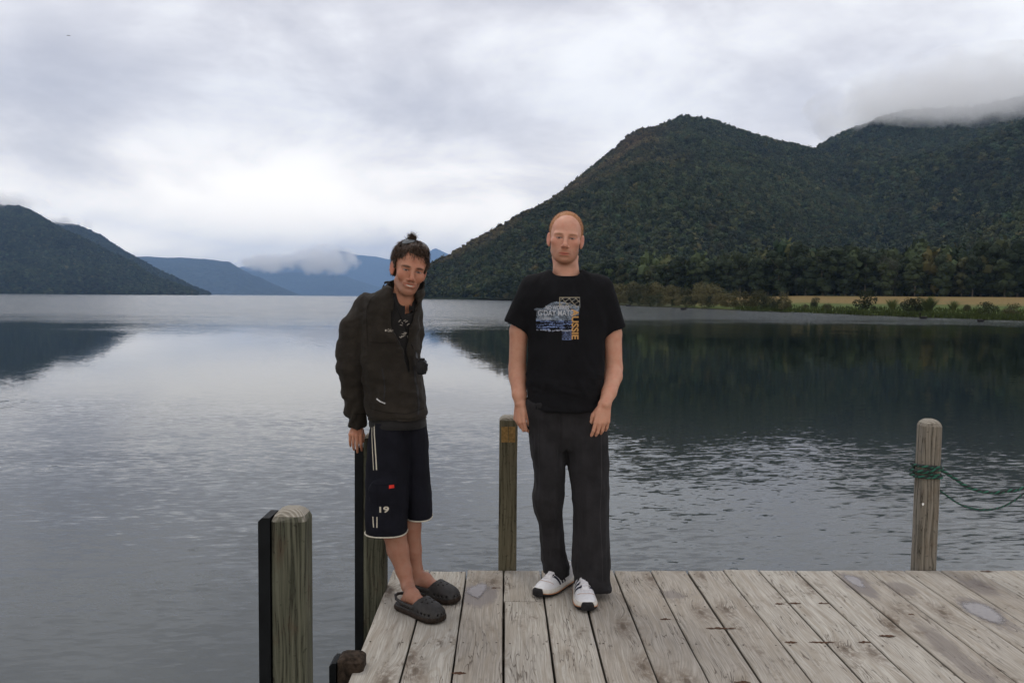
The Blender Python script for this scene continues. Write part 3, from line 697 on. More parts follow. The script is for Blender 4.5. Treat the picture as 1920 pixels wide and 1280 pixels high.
# drying cracks: thin contour lines of a stretched noise
cn = g.noise(g.cxyz(g.m('MULTIPLY', warpX, 42.0), g.m('MULTIPLY', Ys, 3.2), 31.0), 1.0, 2, 0.5)
cm_ = g.ss(g.noise(g.cxyz(g.m('MULTIPLY', Xs, 9.0), g.m('MULTIPLY', Ys, 3.6), 40.0), 1.0, 2, 0.5), 0.46, 0.60)
crack = g.m('MULTIPLY', g.ss(g.m('ABSOLUTE', g.m('SUBTRACT', cn, 0.5)), 0.016, 0.004), cm_)
base = g.mix(g.m('MULTIPLY', crack, 0.75), base, (0.08, 0.06, 0.045))
wet = 0.0
for (px, py, rx, ry) in DAMP:
    c_ = onz(px, py, 0)
    v = g.vm('MULTIPLY', g.vm('SUBTRACT', pos, (c_[0], c_[1], 0)), (1 / rx, 1 / ry, 0))
    dd = g.m('ADD', g.m('ADD', g.vm('LENGTH', v), g.m('MULTIPLY', g.m('SUBTRACT', blot, 0.5), 2.2)), g.m('ADD', g.m('MULTIPLY', g.m('SUBTRACT', med, 0.5), 1.2), g.m('MULTIPLY', g.m('SUBTRACT', rag, 0.5), 1.0)))
    wet = g.m('MAXIMUM', wet, g.ss(dd, 1.20, 0.65, 0.0, 1.0 if ry > 0.1 and (px, py) in ((897, 1112), (1612, 1097), (1846, 1148)) else 0.75))
base = g.mix(g.m('MULTIPLY', wet, 0.80), base, (0.13, 0.105, 0.092))
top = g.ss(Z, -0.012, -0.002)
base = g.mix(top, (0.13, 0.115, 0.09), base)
g.put(b.inputs['Base Color'], base)
g.put(b.inputs['Roughness'], g.m('SUBTRACT', 0.85, g.m('MULTIPLY', wet, 0.45))); b.inputs['Specular IOR Level'].default_value = 0.3
hh = g.m('SUBTRACT', g.m('ADD', g.m('MULTIPLY', fine, 0.35), g.m('MULTIPLY', med, 0.4)), g.m('ADD', g.m('MULTIPLY', crack, 1.6), g.m('MULTIPLY', kr, 0.5)))
g.put(b.inputs['Normal'], g.bump(hh, 0.55, 0.004))

M_joist = plain('joist_wood', (0.10, 0.085, 0.065), 0.9, 0.3, 20.0, bump=0.3)
def post_wood(name, lo, hi, warm):
    m, g, b = material(name)
    p = g.n('ShaderNodeTexCoord').outputs['Object']; x, y, z = g.xyz(p)[:3]; rnd = g.n('ShaderNodeObjectInfo').outputs['Random']
    zo = g.m('ADD', z, g.m('MULTIPLY', rnd, 40))
    w = g.noise(g.cxyz(g.m('MULTIPLY', x, 8), g.m('MULTIPLY', y, 8), g.m('MULTIPLY', zo, 2.2)), 1.0, 2, 0.5)
    a = g.m('ADD', g.m('ADD', x, g.m('MULTIPLY', y, 0.8)), g.m('MULTIPLY', w, 0.05))
    gr = g.noise(g.cxyz(g.m('MULTIPLY', a, 85), 0.0, g.m('MULTIPLY', zo, 3.0)), 1.0, 4, 0.6)
    bl = g.noise(g.cxyz(g.m('MULTIPLY', x, 14), g.m('MULTIPLY', y, 14), g.m('MULTIPLY', zo, 7)), 1.0, 5, 0.7)
    sp = g.noise(p, 55.0, 3, 0.6)
    c = g.mix(g.ss(gr, 0.32, 0.68), lo, hi)
    c = g.mix(g.m('MULTIPLY', g.ss(bl, 0.5, 0.72), 0.6), c, warm)
    c = g.mix(g.m('MULTIPLY', g.ss(sp, 0.60, 0.72), 0.6), c, tuple(q * 0.35 for q in lo))
    ln = g.ss(g.m('ABSOLUTE', g.m('SUBTRACT', gr, 0.42)), 0.02, 0.005)
    c = g.mix(g.m('MULTIPLY', ln, 0.8), c, (0.015, 0.012, 0.009))
    nz = g.xyz(g.n('ShaderNodeNewGeometry').outputs['Normal'])[2]
    tp = g.ss(nz, 0.35, 0.7)                               # weathered end grain on the sawn top
    rr = g.m('MULTIPLY_ADD', g.m('SINE', g.m('MULTIPLY', g.m('ADD', g.vm('LENGTH', g.vm('ADD', g.vm('MULTIPLY', p, (1, 1, 0)), (0.03, 0.11, 0))), g.m('MULTIPLY', w, 0.01)), 620.0)), 0.5, 0.5)
    c = g.mix(tp, c, g.mix(g.ss(rr, 0.3, 0.9), (0.24, 0.215, 0.175), (0.36, 0.335, 0.285)))
    g.put(b.inputs['Base Color'], c); b.inputs['Roughness'].default_value = 0.88; b.inputs['Specular IOR Level'].default_value = 0.2
    g.put(b.inputs['Normal'], g.bump(g.m('ADD', g.m('MULTIPLY', gr, g.m('SUBTRACT', 1.0, tp)), g.m('MULTIPLY', rr, g.m('MULTIPLY', tp, 0.8))), 0.7, 0.004))
    return m
M_post_g = post_wood('green_grey_post_wood', (0.038, 0.040, 0.027), (0.115, 0.115, 0.082), (0.075, 0.050, 0.032))
M_post_w = post_wood('grey_post_wood', (0.10, 0.09, 0.072), (0.225, 0.20, 0.165), (0.13, 0.10, 0.07))
M_post_m = post_wood('olive_post_wood', (0.075, 0.068, 0.042), (0.15, 0.135, 0.09), (0.10, 0.075, 0.045))
M_rubber = plain('black_rubber', (0.006, 0.007, 0.008), 0.6, 0.3, 12.0)
M_rust = plain('rusty_stub', (0.035, 0.025, 0.018), 0.9, 0.6, 45.0, bump=0.8)

jet = empty('jetty', (0, 0, 0), 'weathered grey plank jetty the two men stand on', 'jetty')
gaps_far = [(737, 1069), (804, 1069), (873, 1069), (942.5, 1069), (1013, 1069), (1082, 1069), (1151.6, 1070), (1222, 1070), (1290, 1070), (1358, 1070), (1427, 1071), (1492.6, 1070), (1560, 1070), (1628, 1070), (1693, 1070), (1760, 1070), (1824, 1070), (1888, 1069)]
gaps_near = [(650, 1280), (744, 1280), (842, 1280), (942, 1280), (1041.5, 1280), (1138.5, 1280), (1237, 1280), (1334, 1280), (1430.7, 1280), (1527, 1280), (1622, 1280), (1718, 1280), (1812, 1280), (1908, 1280)]
def endY(x): return onz(943, 1069, 0)[1] + 0.026 * (x - 0.0)
gx_far = [onz(*q)[0] for q in gaps_far]; gx_near = [onz(*q)[0] for q in gaps_near]
print('far gaps', np.round(gx_far, 3)); print('near gaps', np.round(gx_near, 3))
PITCH = float(np.mean(np.diff(gx_near))); 
slope = float(np.mean((np.array(gx_far[:14]) - np.array(gx_near)) / (onz(943, 1069)[1] - onz(943, 1280)[1])))
print('pitch', PITCH, 'slope', slope)
Yn = onz(943, 1280, 0)[1]
x0 = float(np.mean(np.array(gx_near) - PITCH * np.arange(14)))
def gapx(i, Y): return x0 + PITCH * i + slope * (Y - Yn)
GAP = 0.0075; TH = 0.045
def plank(i, ya, yb, seed):
    r = np.random.default_rng(seed); n = 22; V = []; ys = np.linspace(ya, yb, n)
    jl = np.cumsum(r.normal(0, 0.0007, n)); jr = np.cumsum(r.normal(0, 0.0007, n)); jl -= jl.mean(); jr -= jr.mean()
    tz = r.normal(0, 0.0012, 2); c = 0.004; 
    for k, y in enumerate(ys):
        xa = gapx(i, y) + GAP / 2 + jl[k]; xb = gapx(i + 1, y) - GAP / 2 + jr[k]
        yy_ = y
        z1, z2 = tz
        V += [(xa, yy_, -TH), (xa, yy_, z1 - c), (xa + c, yy_, z1), ((xa + xb) / 2, yy_, (z1 + z2) / 2 - 0.0012), (xb - c, yy_, z2), (xb, yy_, z2 - c), (xb, yy_, -TH)]
    F = []
    for k in range(n - 1):
        for j in range(7):
            a, b_ = k * 7 + j, k * 7 + (j + 1) % 7; F.append((a, a + 7, b_ + 7, b_))
    F.append(tuple(range(7))); F.append(tuple(reversed(range((n - 1) * 7, n * 7))))
    me = bpy.data.meshes.new('plank'); me.from_pydata(V, [], F); me.materials.append(m_p); return me
rp_ = np.random.default_rng(3)
for i in range(0, 20):
    xe = gapx(i + 0.5, 4.2); ye = endY(xe) + rp_.normal(0, 0.004)
    joints = {3: onz(980, 1127)[1], 7: 1.9, 9: 0.7, 5: 0.6, 12: 1.5, 14: 2.4, 1: 1.1, 17: 2.1}.get(i, 1.0 + 0.45 * (i % 4))
    put('plank', plank(i, joints + 0.003, ye, 10 + i), jet); put('plank', plank(i, -2.6, joints - 0.003, 60 + i), jet)
# joists, bearers and edge beam
js = [onz(960, py)[1] for py in (1074, 1133.5, 1205.5)]
print('joist rows', js)
js = [js[0], js[1], js[2]] + [js[2] - 0.44 * k for k in range(1, 13)]
for y in js:
    put('joist', box_me('joist', (gapx(0, y) + 0.02, gapx(20, y) - 0.02, y - 0.045, y + 0.035, -0.21, -TH - 0.002), M_joist, 0.004), jet)
for x in (-0.45, 1.0, 2.6):
    put('bearer', box_me('bearer', (x - 0.06, x + 0.06, -2.5, 4.1, -0.40, -0.212), M_joist, 0.005), jet)
    for y in (-2.0, 0.5, 3.0):
        V, F = tube([(x, y, -1.9), (x, y, -0.40)], 0.11, 14); put('pile', me_np('pile', V, F, M_joist), jet)
# nails (two per plank and joist) and splinter gouges: too many and too small to pick apart
parts = []
for i in range(20):
    for y in js[:9]:
        for s_ in (0.028, PITCH - 0.028):
            x = gapx(i, y) + s_ + rp_.normal(0, 0.003); yy_ = y + rp_.normal(0, 0.006)
            parts.append(([(x + 0.0045 * math.cos(a), yy_ + 0.0045 * math.sin(a), 0.0012) for a in np.arange(6) * 1.047], [tuple(range(6))]))
V, F = merge(parts); M_nail = plain('rusty_nail', (0.05, 0.035, 0.028), 0.8, 0.4, 200)
put('nails', me_np('nails', V, F, M_nail, False), jet, kind='stuff')
parts = []
gou = [(1352, 1178, 28, 5), (1462, 1132, 9, 3), (1490, 1131, 12, 3), (1545, 1131, 10, 3), (1483, 1204, 12, 4), (1541, 1204, 24, 5), (1622, 1204, 12, 4), (1248, 1161, 10, 4), (860, 1262, 14, 4), (1392, 1279, 16, 4), (1712, 1152, 9, 4), (930, 1102, 9, 3), (1850, 1071, 12, 3), (1664, 1192, 16, 3)]
for (px, py, w, hh_) in gou:
    c_ = onz(px, py); a = onz(px - w, py); L = c_[0] - a[0]; n = 12
    up = [(c_[0] - L + 2 * L * k / (n - 1), c_[1] + 0.004 + rp_.random() * 0.013 * math.sin(math.pi * k / (n - 1)), 0.0014) for k in range(n)]
    dn = [(c_[0] - L + 2 * L * k / (n - 1), c_[1] - rp_.random() * 0.012 * math.sin(math.pi * k / (n - 1)), 0.0014) for k in range(n)]
    parts.append((dn + up[::-1], [tuple(range(2 * n))]))
V, F = merge(parts); M_gouge = plain('split_wood', (0.075, 0.038, 0.022), 0.9, 0.5, 300)
put('split_marks', me_np('split_marks', V, F, M_gouge, False), jet, kind='stuff')

# puddles
m_pud, g, b = material('puddle_water'); b.inputs['Base Color'].default_value = (0.20, 0.18, 0.175, 1); b.inputs['Roughness'].default_value = 0.05; b.inputs['IOR'].default_value = 1.33
pos = g.n('ShaderNodeNewGeometry').outputs['Position']
g.put(b.inputs['Normal'], g.bump(g.noise(pos, 22.0, 2, 0.5), 0.02, 0.01))
ea = g.xyz(g.n('ShaderNodeAttribute', {'attribute_name': 'Col'}).outputs['Color'])[0]
g.put(b.inputs['Alpha'], g.ss(g.m('ADD', ea, g.m('MULTIPLY', g.m('SUBTRACT', g.noise(pos, 60.0, 3, 0.6), 0.5), 1.1)), 0.15, 1.0))
plabs = ['pale rain puddle on the plank between the clogs and the white trainers', 'narrow rain puddle on a plank left of the rope post', 'longest rain puddle, below right of the rope post']
pshape = [[(870, 1110), (876, 1102), (888, 1096), (903, 1090), (915, 1090), (917, 1098), (912, 1108), (904, 1117), (895, 1124), (886, 1120), (876, 1115)],
          [(1577, 1076), (1590, 1075), (1606, 1079), (1617, 1086), (1622, 1095), (1628, 1103), (1618, 1103), (1604, 1098), (1592, 1091), (1582, 1083)],
          [(1791, 1128), (1805, 1124), (1824, 1124), (1846, 1130), (1866, 1140), (1884, 1154), (1893, 1166), (1880, 1174), (1862, 1170), (1842, 1161), (1822, 1152), (1803, 1142)]]
for lab, shp in zip(plabs, pshape):
    c_ = np.array([onz(px, py, 0.003)[:2] for px, py in shp]); n = len(c_)
    t = np.linspace(0, n, 60, endpoint=False); k = np.floor(t).astype(int); f_ = (t - k)[:, None]
    p0, p1_, p2, p3 = [c_[(k + j) % n] for j in (-1, 0, 1, 2)]
    q = 0.5 * (2 * p1_ + (p2 - p0) * f_ + (2 * p0 - 5 * p1_ + 4 * p2 - p3) * f_ ** 2 + (3 * p1_ - p0 - 3 * p2 + p3) * f_ ** 3)
    cc_ = q.mean(0); q = cc_ + (q - cc_) * 1.06; inner = cc_ + (q - cc_) * 0.93
    inner = cc_ + (q - cc_) * 0.52; V = [(*v, 0.0016) for v in q] + [(*v, 0.0024) for v in inner]; F = [(i_, (i_ + 1) % 60, 60 + (i_ + 1) % 60, 60 + i_) for i_ in range(60)] + [tuple(range(60, 120))]
    o = put('puddle', me_np('puddle', V, F, m_pud, True, np.array([[0, 0, 0]] * 60 + [[1, 1, 1]] * 60)), label=lab, cat='puddle', group='rain puddles on the planks')

# ---- posts
def post_mesh(name, w, z0, z1, cham, dome, mat, corner_seg=1, d=None):
    """square post with eased corners and a bevelled head; origin at x=y=0"""
    d = d or w; hx, hy = w / 2, d / 2; V = []; F = []
    def ring(sx_, sy_, z, c):
        pts = []
        for (cx, cy_, a0) in ((1, -1, -90), (1, 1, 0), (-1, 1, 90), (-1, -1, 180)):
            for k in range(corner_seg + 1):
                a = math.radians(a0 + 90 * k / corner_seg)
                pts.append((cx * (sx_ - c) + c * math.cos(a), cy_ * (sy_ - c) + c * math.sin(a), z))
        return pts
    zs = [(z, 1.0) for z in np.linspace(z0, z1 - dome, 14)] + [(z1 - dome * 0.55, 0.86), (z1 - dome * 0.2, 0.66), (z1, 0.42)]
    r = np.random.default_rng(int(w * 1e5) % 999)
    for z, s_ in zs:
        rg_ = ring(hx * s_, hy * s_, z, cham * s_); V += [(x + r.normal(0, 0.0006), y + r.normal(0, 0.0006), zz_) for x, y, zz_ in rg_]
    n = 4 * (corner_seg + 1); m_ = len(zs)
    for i in range(m_ - 1):
        for k in range(n): F.append((i * n + k, i * n + (k + 1) % n, (i + 1) * n + (k + 1) % n, (i + 1) * n + k))
    F.append(tuple((m_ - 1) * n + k for k in range(n))); F.append(tuple(reversed(range(n))))
    me = bpy.data.meshes.new(name); me.from_pydata(V, [], F); me.materials.append(mat); return me
def make_post(loc, w, top, label, mat, cham=0.012, dome=0.03, seg=2, strip=None, rot=0.0, group=None, d=None):
    e_ = empty('wooden_post', (loc[0], loc[1], 0), label, 'post', group); e_.rotation_euler = (0, 0, rot)
    def ch(nm, me):
        o = put(nm, me, e_); o.matrix_parent_inverse = Matrix.Identity(4); return o
    ch('timber', post_mesh('timber', w, -1.9, top, cham, dome, mat, seg, d))
    if strip:
        sw, sd, stop = strip
        me = bpy.data.meshes.new('fender_strip'); x1 = -w / 2 - 0.0015; x0_ = x1 - sw; bm = bmesh.new()
        vs = [bm.verts.new(v) for v in [(x0_, -sd / 2, -1.7), (x1, -sd / 2, -1.7), (x1, sd / 2, -1.7), (x0_, sd / 2, -1.7), (x0_, -sd / 2, stop - 0.012), (x1, -sd / 2, stop), (x1, sd / 2, stop), (x0_, sd / 2, stop - 0.012), (x0_ + 0.012, -sd / 2, stop), (x0_ + 0.012, sd / 2, stop)]]
        for f_ in ((0, 3, 2, 1), (0, 1, 5, 8, 4), (1, 2, 6, 5), (2, 3, 7, 9, 6), (3, 0, 4, 7), (4, 8, 9, 7), (8, 5, 6, 9)): bm.faces.new([vs[i_] for i_ in f_])
        ch('fender_strip', bm_mesh('fender_strip', bm, M_rubber))
    return e_
# near left post
p_ = P(546, 970, 2.62)
make_post((p_[0] + 0.003, 2.62), 0.112, P(546, 950, 2.62)[2], 'nearest post with black rubber strip, standing alone at the bottom left', M_post_g, 0.022, 0.035, 3, (0.037, 0.10, P(500, 966, 2.60)[2]), group='jetty posts')
# post under the man's hand
p_ = P(704, 900, 3.95)
POST2 = (p_[0], 3.96, P(690, 812, 3.93)[2])
make_post(POST2[:2], 0.105, POST2[2], 'post with black rubber strip under the hand of the man in the jacket', M_post_g, 0.012, 0.02, 2, (0.040, 0.09, P(675, 838, 3.92)[2]), group='jetty posts')
# back post
y_b = endY(0) + 0.055; p_ = P(952.5, 900, y_b)
bp = make_post((p_[0], y_b), 0.094, P(952, 778, y_b)[2], 'post with a pale recessed notch near its top, between the two men', M_post_m, 0.008, 0.022, 2, group='jetty posts')
zt = P(952, 797, y_b)[2]; zb = P(952, 826, y_b)[2]
M_notch = plain('raw_timber', (0.26, 0.16, 0.06), 0.85, 0.3, 60.0, bump=0.4)
V = []; F = []
for (xa, xb) in ((-0.036, -0.0015), (0.0015, 0.036)):
    o_ = len(V); V += box_v(xa, xb, -0.0482, -0.040, zb, zt); F += [tuple(i_ + o_ for i_ in f_) for f_ in BOXF]
o = put('notch', me_np('notch', V, F, M_notch, False), bp); o.matrix_parent_inverse = Matrix.Identity(4)
# right post
y_r = endY(2.1) + 0.065; p_ = P(1736, 930, y_r); RP = (p_[0], y_r)
rpost = make_post(RP, 0.100, P(1742, 785, y_r)[2], 'pale grey post with green rope wound round it at the right', M_post_w, 0.018, 0.035, 3, group='jetty posts')
rpost.rotation_euler = (0, 0.008, 0)
M_white = plain('white_fleck', (0.7, 0.7, 0.68), 0.8)
a = P(1731, 945, y_r - 0.0545); V = [(a[0] - RP[0] + 0.006 * math.cos(t) * (1 + .3 * math.sin(3 * t)) - 0.004, a[1] - RP[1], a[2] + 0.008 * math.sin(t)) for t in np.linspace(0, 6.28, 9)[:-1]]
o = put('paint_fleck', me_np('fleck', V, [tuple(range(8))], M_white, False), rpost); o.matrix_parent_inverse = Matrix.Identity(4)
# stub
p_ = P(650, 1250, 3.06)
make_post((p_[0] + 0.012, 3.10), 0.10, P(650, 1231, 3.06)[2], 'short dark rotten post stub beside the left edge of the jetty', M_rust, 0.02, 0.02, 3, (0.026, 0.09, P(622, 1242, 3.06)[2]), group='jetty posts')
# off-frame post the ropes run to
y_o = endY(3.3) + 0.06
make_post((3.34, y_o), 0.106, 0.78, 'grey post just outside the right edge that the green ropes hang from', M_post_w, 0.018, 0.035, 3, group='jetty posts')

# ---- green ropes
m_r, g, b = material('green_black_rope')
at = g.n('ShaderNodeAttribute', {'attribute_name': 'Col'}).outputs['Color']
g.put(b.inputs['Base Color'], at); b.inputs['Roughness'].default_value = 0.7
def rope(name, pts, rad, label, parent=None, pitch=None, strands=3, cat='rope', dup=0.85):
    """twisted rope: three strands swept helically about the centre line, alternate green and black flecks"""
    pts = np.asarray(pts, float); d = np.r_[0, np.cumsum(np.linalg.norm(np.diff(pts, axis=0), axis=1))]; n = max(8, int(d[-1] / (rad * dup)))
    s_ = np.linspace(0, d[-1], n); q = np.stack([np.interp(s_, d, pts[:, k]) for k in range(3)], 1)
    t = np.gradient(q, axis=0); t /= np.linalg.norm(t, axis=1)[:, None]
    up = np.array([0, 0, 1.0]); a = np.cross(t, up); a /= np.linalg.norm(a, axis=1)[:, None] + 1e-9; b_ = np.cross(a, t)
    pitch = pitch or rad * 7; V = []; F = []; C = []
    for k in range(strands):
        ph = 2 * math.pi * (s_ / pitch + k / strands); cpts = q + (a * np.cos(ph)[:, None] + b_ * np.sin(ph)[:, None]) * rad * 0.5
        v, f_ = tube(cpts, rad * 0.56, 6); o_ = len(V); V += v; F += [tuple(i_ + o_ for i_ in ff) for ff in f_]
        seg = (np.floor(s_ / (pitch * 0.5) + k * 0.37) % 2) > 0 if k != 1 else np.zeros(n, bool)
        cc_ = np.where(seg[:, None], [0.010, 0.10, 0.062], [0.008, 0.012, 0.012]); C += [c for c in cc_ for _ in range(6)]
    o = put(name, me_np(name, np.array(V), F, m_r, True, np.array(C)), parent, label=label, cat=cat); return o
rt_e = empty('mooring_rope', (RP[0], RP[1], 0.4), 'green and black rope wound round the right post, thick tail sagging off right', 'rope')
w2 = 0.100 / 2 + 0.009
for k, (zc, tl) in enumerate(((P(1736, 871, y_r)[2], 0.0), (P(1736, 877, y_r)[2], 0.25), (P(1736, 884, y_r)[2], -0.12), (P(1736, 890, y_r)[2], 0.05))):
    th = np.linspace(0, 2 * math.pi, 60); sq = [(math.copysign(abs(math.cos(a)) ** 0.45, math.cos(a)), math.copysign(abs(math.sin(a)) ** 0.45, math.sin(a))) for a in th]
    ex = 0.004 * (k % 2)
    pts = [(RP[0] + (w2 + ex) * c + (zc - 0.4) * 0.008 - (0.006 if k != 3 else 0.004), RP[1] + (w2 + ex) * s_, zc + tl * 0.05 * c + 0.004 * math.sin(2 * a)) for (c, s_), a in zip(sq, th)]
    rope('coil', pts, 0.0092, None, rt_e, cat=None)
yr = y_r - 0.03
rope('tail', curve3([P(1752, 876, y_r - .06), P(1765, 881, yr), P(1785, 893, yr), P(1812, 911, yr), P(1837, 920, yr), P(1862, 923, yr), P(1890, 920, yr), P(1920, 914, yr), P(1990, 890, yr), P(2100, 850, yr), (3.29, y_o - 0.05, 0.62)]), 0.0088, None, rt_e, cat=None)
rope('thin_line', curve3([P(1754, 913, y_r), P(1765, 921, y_r), P(1780, 932, y_r), P(1800, 945, y_r), P(1825, 953, y_r), P(1850, 955, y_r), P(1875, 951, y_r), P(1900, 939, y_r), P(1925, 921, y_r), P(2010, 870, y_r), (3.29, y_o - 0.04, 0.66)]), 0.0050, 'thin green and black line hanging in a low curve below the thick rope tail', None, cat='rope')
# ================================================================== FIGURE TOOLS: implicit surfaces meshed with surface nets
def axis(lo, hi, fine, h, H):
    out = [lo]
    while out[-1] < hi:
        x = out[-1]; st = H
        for a, b_ in fine:
            if a <= x < b_: st = h; break
            if x < a < x + st: st = max(h, min(st, a - x))
        out.append(x + st)
    return np.array(out, np.float64)
def smin(a, b_, k):
    if k <= 0: return np.minimum(a, b_)
    h = np.clip(0.5 + 0.5 * (b_ - a) / k, 0, 1); return b_ * (1 - h) + a * h - k * h * (1 - h)
def norm(v): v = np.asarray(v, float); return v / np.linalg.norm(v)
class Sculpt:
    def __init__(s, xs, ys, zs):
        s.a = [xs, ys, zs]; s.F = np.full((len(xs), len(ys), len(zs)), 0.2, np.float32); s.frame()
    def frame(s, R=np.eye(3), c=(0, 0, 0), k=1.0): s.R = np.asarray(R, float); s.c = np.asarray(c, float); s.k = k
    def w(s, p): return s.c + s.k * (s.R @ np.asarray(p, float))
    def op(s, fn, pts, rad, k=0.01, mode='u'):
        P_ = np.array([s.w(p) for p in pts]); m = rad * s.k + k + 0.012
        lo = P_.min(0) - m; hi = P_.max(0) + m; sl = []
        for i in range(3):
            a0 = np.searchsorted(s.a[i], lo[i]); a1 = np.searchsorted(s.a[i], hi[i])
            if a1 <= a0: return
            sl.append(slice(a0, a1))
        dx = (s.a[0][sl[0]] - s.c[0])[:, None, None]; dy = (s.a[1][sl[1]] - s.c[1])[None, :, None]; dz = (s.a[2][sl[2]] - s.c[2])[None, None, :]
        R = s.R; L = [(R[0, j] * dx + R[1, j] * dy + R[2, j] * dz) / s.k for j in range(3)]
        S = s.F[tuple(sl)]; d = None if mode == 'f' else fn(*L) * s.k
        if mode == 'u': s.F[tuple(sl)] = smin(S, d, k)
        elif mode == 's': s.F[tuple(sl)] = -smin(-S, d, k)
        elif mode == 'f': s.F[tuple(sl)] = fn(*L, S)
    def ell(s, c, r, k=0.01, mode='u', R=None):
        c = np.asarray(c, float); r = np.asarray(r, float)
        def fn(x, y, z):
            x, y, z = x - c[0], y - c[1], z - c[2]
            if R is not None: x, y, z = [R[0][j] * x + R[1][j] * y + R[2][j] * z for j in range(3)]
            k0 = np.sqrt((x / r[0]) ** 2 + (y / r[1]) ** 2 + (z / r[2]) ** 2); k1 = np.sqrt((x / r[0] ** 2) ** 2 + (y / r[1] ** 2) ** 2 + (z / r[2] ** 2) ** 2) + 1e-9
            return k0 * (k0 - 1) / k1
        s.op(fn, [c], r.max(), k, mode)
    def cone(s, a, b_, ra, rb, k=0.01, mode='u', flat=None):
        """tapered capsule; flat=(dir, factor) squashes it along dir"""
        a = np.asarray(a, float); b_ = np.asarray(b_, float); ab = b_ - a; L2 = float(ab @ ab) + 1e-12
        def fn(x, y, z):
            x, y, z = x - a[0], y - a[1], z - a[2]; t = np.clip((x * ab[0] + y * ab[1] + z * ab[2]) / L2, 0, 1)
            x, y, z = x - t * ab[0], y - t * ab[1], z - t * ab[2]
            q = x * x + y * y + z * z
            if flat: d_ = norm(flat[0]); u = x * d_[0] + y * d_[1] + z * d_[2]; q = q + u * u * (flat[1] ** 2 - 1)
            return np.sqrt(q) - (ra + (rb - ra) * t)
        s.op(fn, [a, b_], max(ra, rb), k, mode)
    def chain(s, pts, rads, k=0.01, **kw):
        for i in range(len(pts) - 1): s.cone(pts[i], pts[i + 1], rads[i], rads[i + 1], k, **kw)
    def loft(s, sec, k=0.012, mode='u', n=2.4, ax=2, pad=0.0):
        """sec rows: (t, c0, c1, r0, r1) along axis ax (z or y) in the current frame"""
        sec = np.array(sorted(sec)); t = np.linspace(sec[0, 0], sec[-1, 0], 160); tb = [np.interp(t, sec[:, 0], sec[:, j]) for j in range(1, 5)]
        ker = np.hanning(13); ker /= ker.sum(); tb = [np.convolve(np.pad(q, 6, mode='edge'), ker, 'valid') for q in tb]
        def fn(x, y, z):
            tt, u, v = (z, x, y) if ax == 2 else (y, x, z)
            c0, c1, r0, r1 = [np.interp(tt.ravel(), t, q).reshape(tt.shape) for q in tb]
            r0, r1 = r0 + pad, r1 + pad
            rho = (np.abs((u - c0) / r0) ** n + np.abs((v - c1) / r1) ** n) ** (1 / n)
            d = (rho - 1) * np.minimum(r0, r1)
            return np.maximum(d, np.maximum(sec[0, 0] - pad - tt, tt - sec[-1, 0] - pad))
        if ax == 2: pts = [(r[1] + i * (r[3] + pad), r[2] + j * (r[4] + pad), r[0]) for r in sec for i in (-1, 1) for j in (-1, 1)]
        else: pts = [(r[1] + i * r[3], r[0], r[2] + j * r[4]) for r in sec for i in (-1, 1) for j in (-1, 1)]
        s.op(fn, pts, 0.01 + pad, k, mode)
    def mesh(s, iso=0.0, relax=1):
        F = s.F - iso; ins = F < 0; A = s.a
        sh = tuple(n - 1 for n in F.shape); cnt = np.zeros(sh, np.int8)
        for i in (0, 1):
            for j in (0, 1):
                for k in (0, 1): cnt += ins[i:i + sh[0], j:j + sh[1], k:k + sh[2]]
        act = np.argwhere((cnt > 0) & (cnt < 8)); I, J, K = act.T
        vid = np.full(sh, -1, np.int64); vid[I, J, K] = np.arange(len(act))
        acc = np.zeros((len(act), 3)); num = np.zeros(len(act))
        cor = [(i, j, k) for i in (0, 1) for j in (0, 1) for k in (0, 1)]
        for c in cor:
            for d in range(3):
                if c[d]: continue
                e_ = list(c); e_[d] = 1
                f0 = F[I + c[0], J + c[1], K + c[2]]; f1 = F[I + e_[0], J + e_[1], K + e_[2]]; m = (f0 < 0) != (f1 < 0)
                t = np.where(m, f0 / np.where(m, f0 - f1, 1), 0)
                p0 = np.stack([A[0][I + c[0]], A[1][J + c[1]], A[2][K + c[2]]], 1); p1_ = np.stack([A[0][I + e_[0]], A[1][J + e_[1]], A[2][K + e_[2]]], 1)
                acc += np.where(m[:, None], p0 + (p1_ - p0) * t[:, None], 0); num += m
        V = acc / num[:, None]; Q = []
        for d in range(3):
            lo = [slice(None)] * 3; hi = [slice(None)] * 3; lo[d] = slice(0, -1); hi[d] = slice(1, None)
            E = np.argwhere(ins[tuple(lo)] != ins[tuple(hi)])
            e1, e2 = [(1, 2), (2, 0), (0, 1)][d]
            ok = (E[:, e1] > 0) & (E[:, e2] > 0) & (E[:, e1] < F.shape[e1] - 1) & (E[:, e2] < F.shape[e2] - 1); E = E[ok]
            def cell(a, b_):
                q = E.copy(); q[:, e1] += a; q[:, e2] += b_; return vid[q[:, 0], q[:, 1], q[:, 2]]
            q = np.stack([cell(-1, -1), cell(0, -1), cell(0, 0), cell(-1, 0)], 1)
            fl = ~ins[E[:, 0], E[:, 1], E[:, 2]]; q[fl] = q[fl][:, ::-1]; Q.append(q)
        Q = np.concatenate(Q); Q = Q[(Q >= 0).all(1)]
        # keep the largest connected surface plus everything else that is big
        for _ in range(relax):
            S_ = np.zeros_like(V); n_ = np.zeros(len(V))
            for i in range(4):
                a, b_ = Q[:, i], Q[:, (i + 1) % 4]
                for j in range(3): S_[:, j] += np.bincount(a, V[b_, j], len(V)) + np.bincount(b_, V[a, j], len(V))
                n_ += np.bincount(a, minlength=len(V)) + np.bincount(b_, minlength=len(V))
            V = V * 0.5 + 0.5 * S_ / np.maximum(n_, 1)[:, None]
        return V, Q
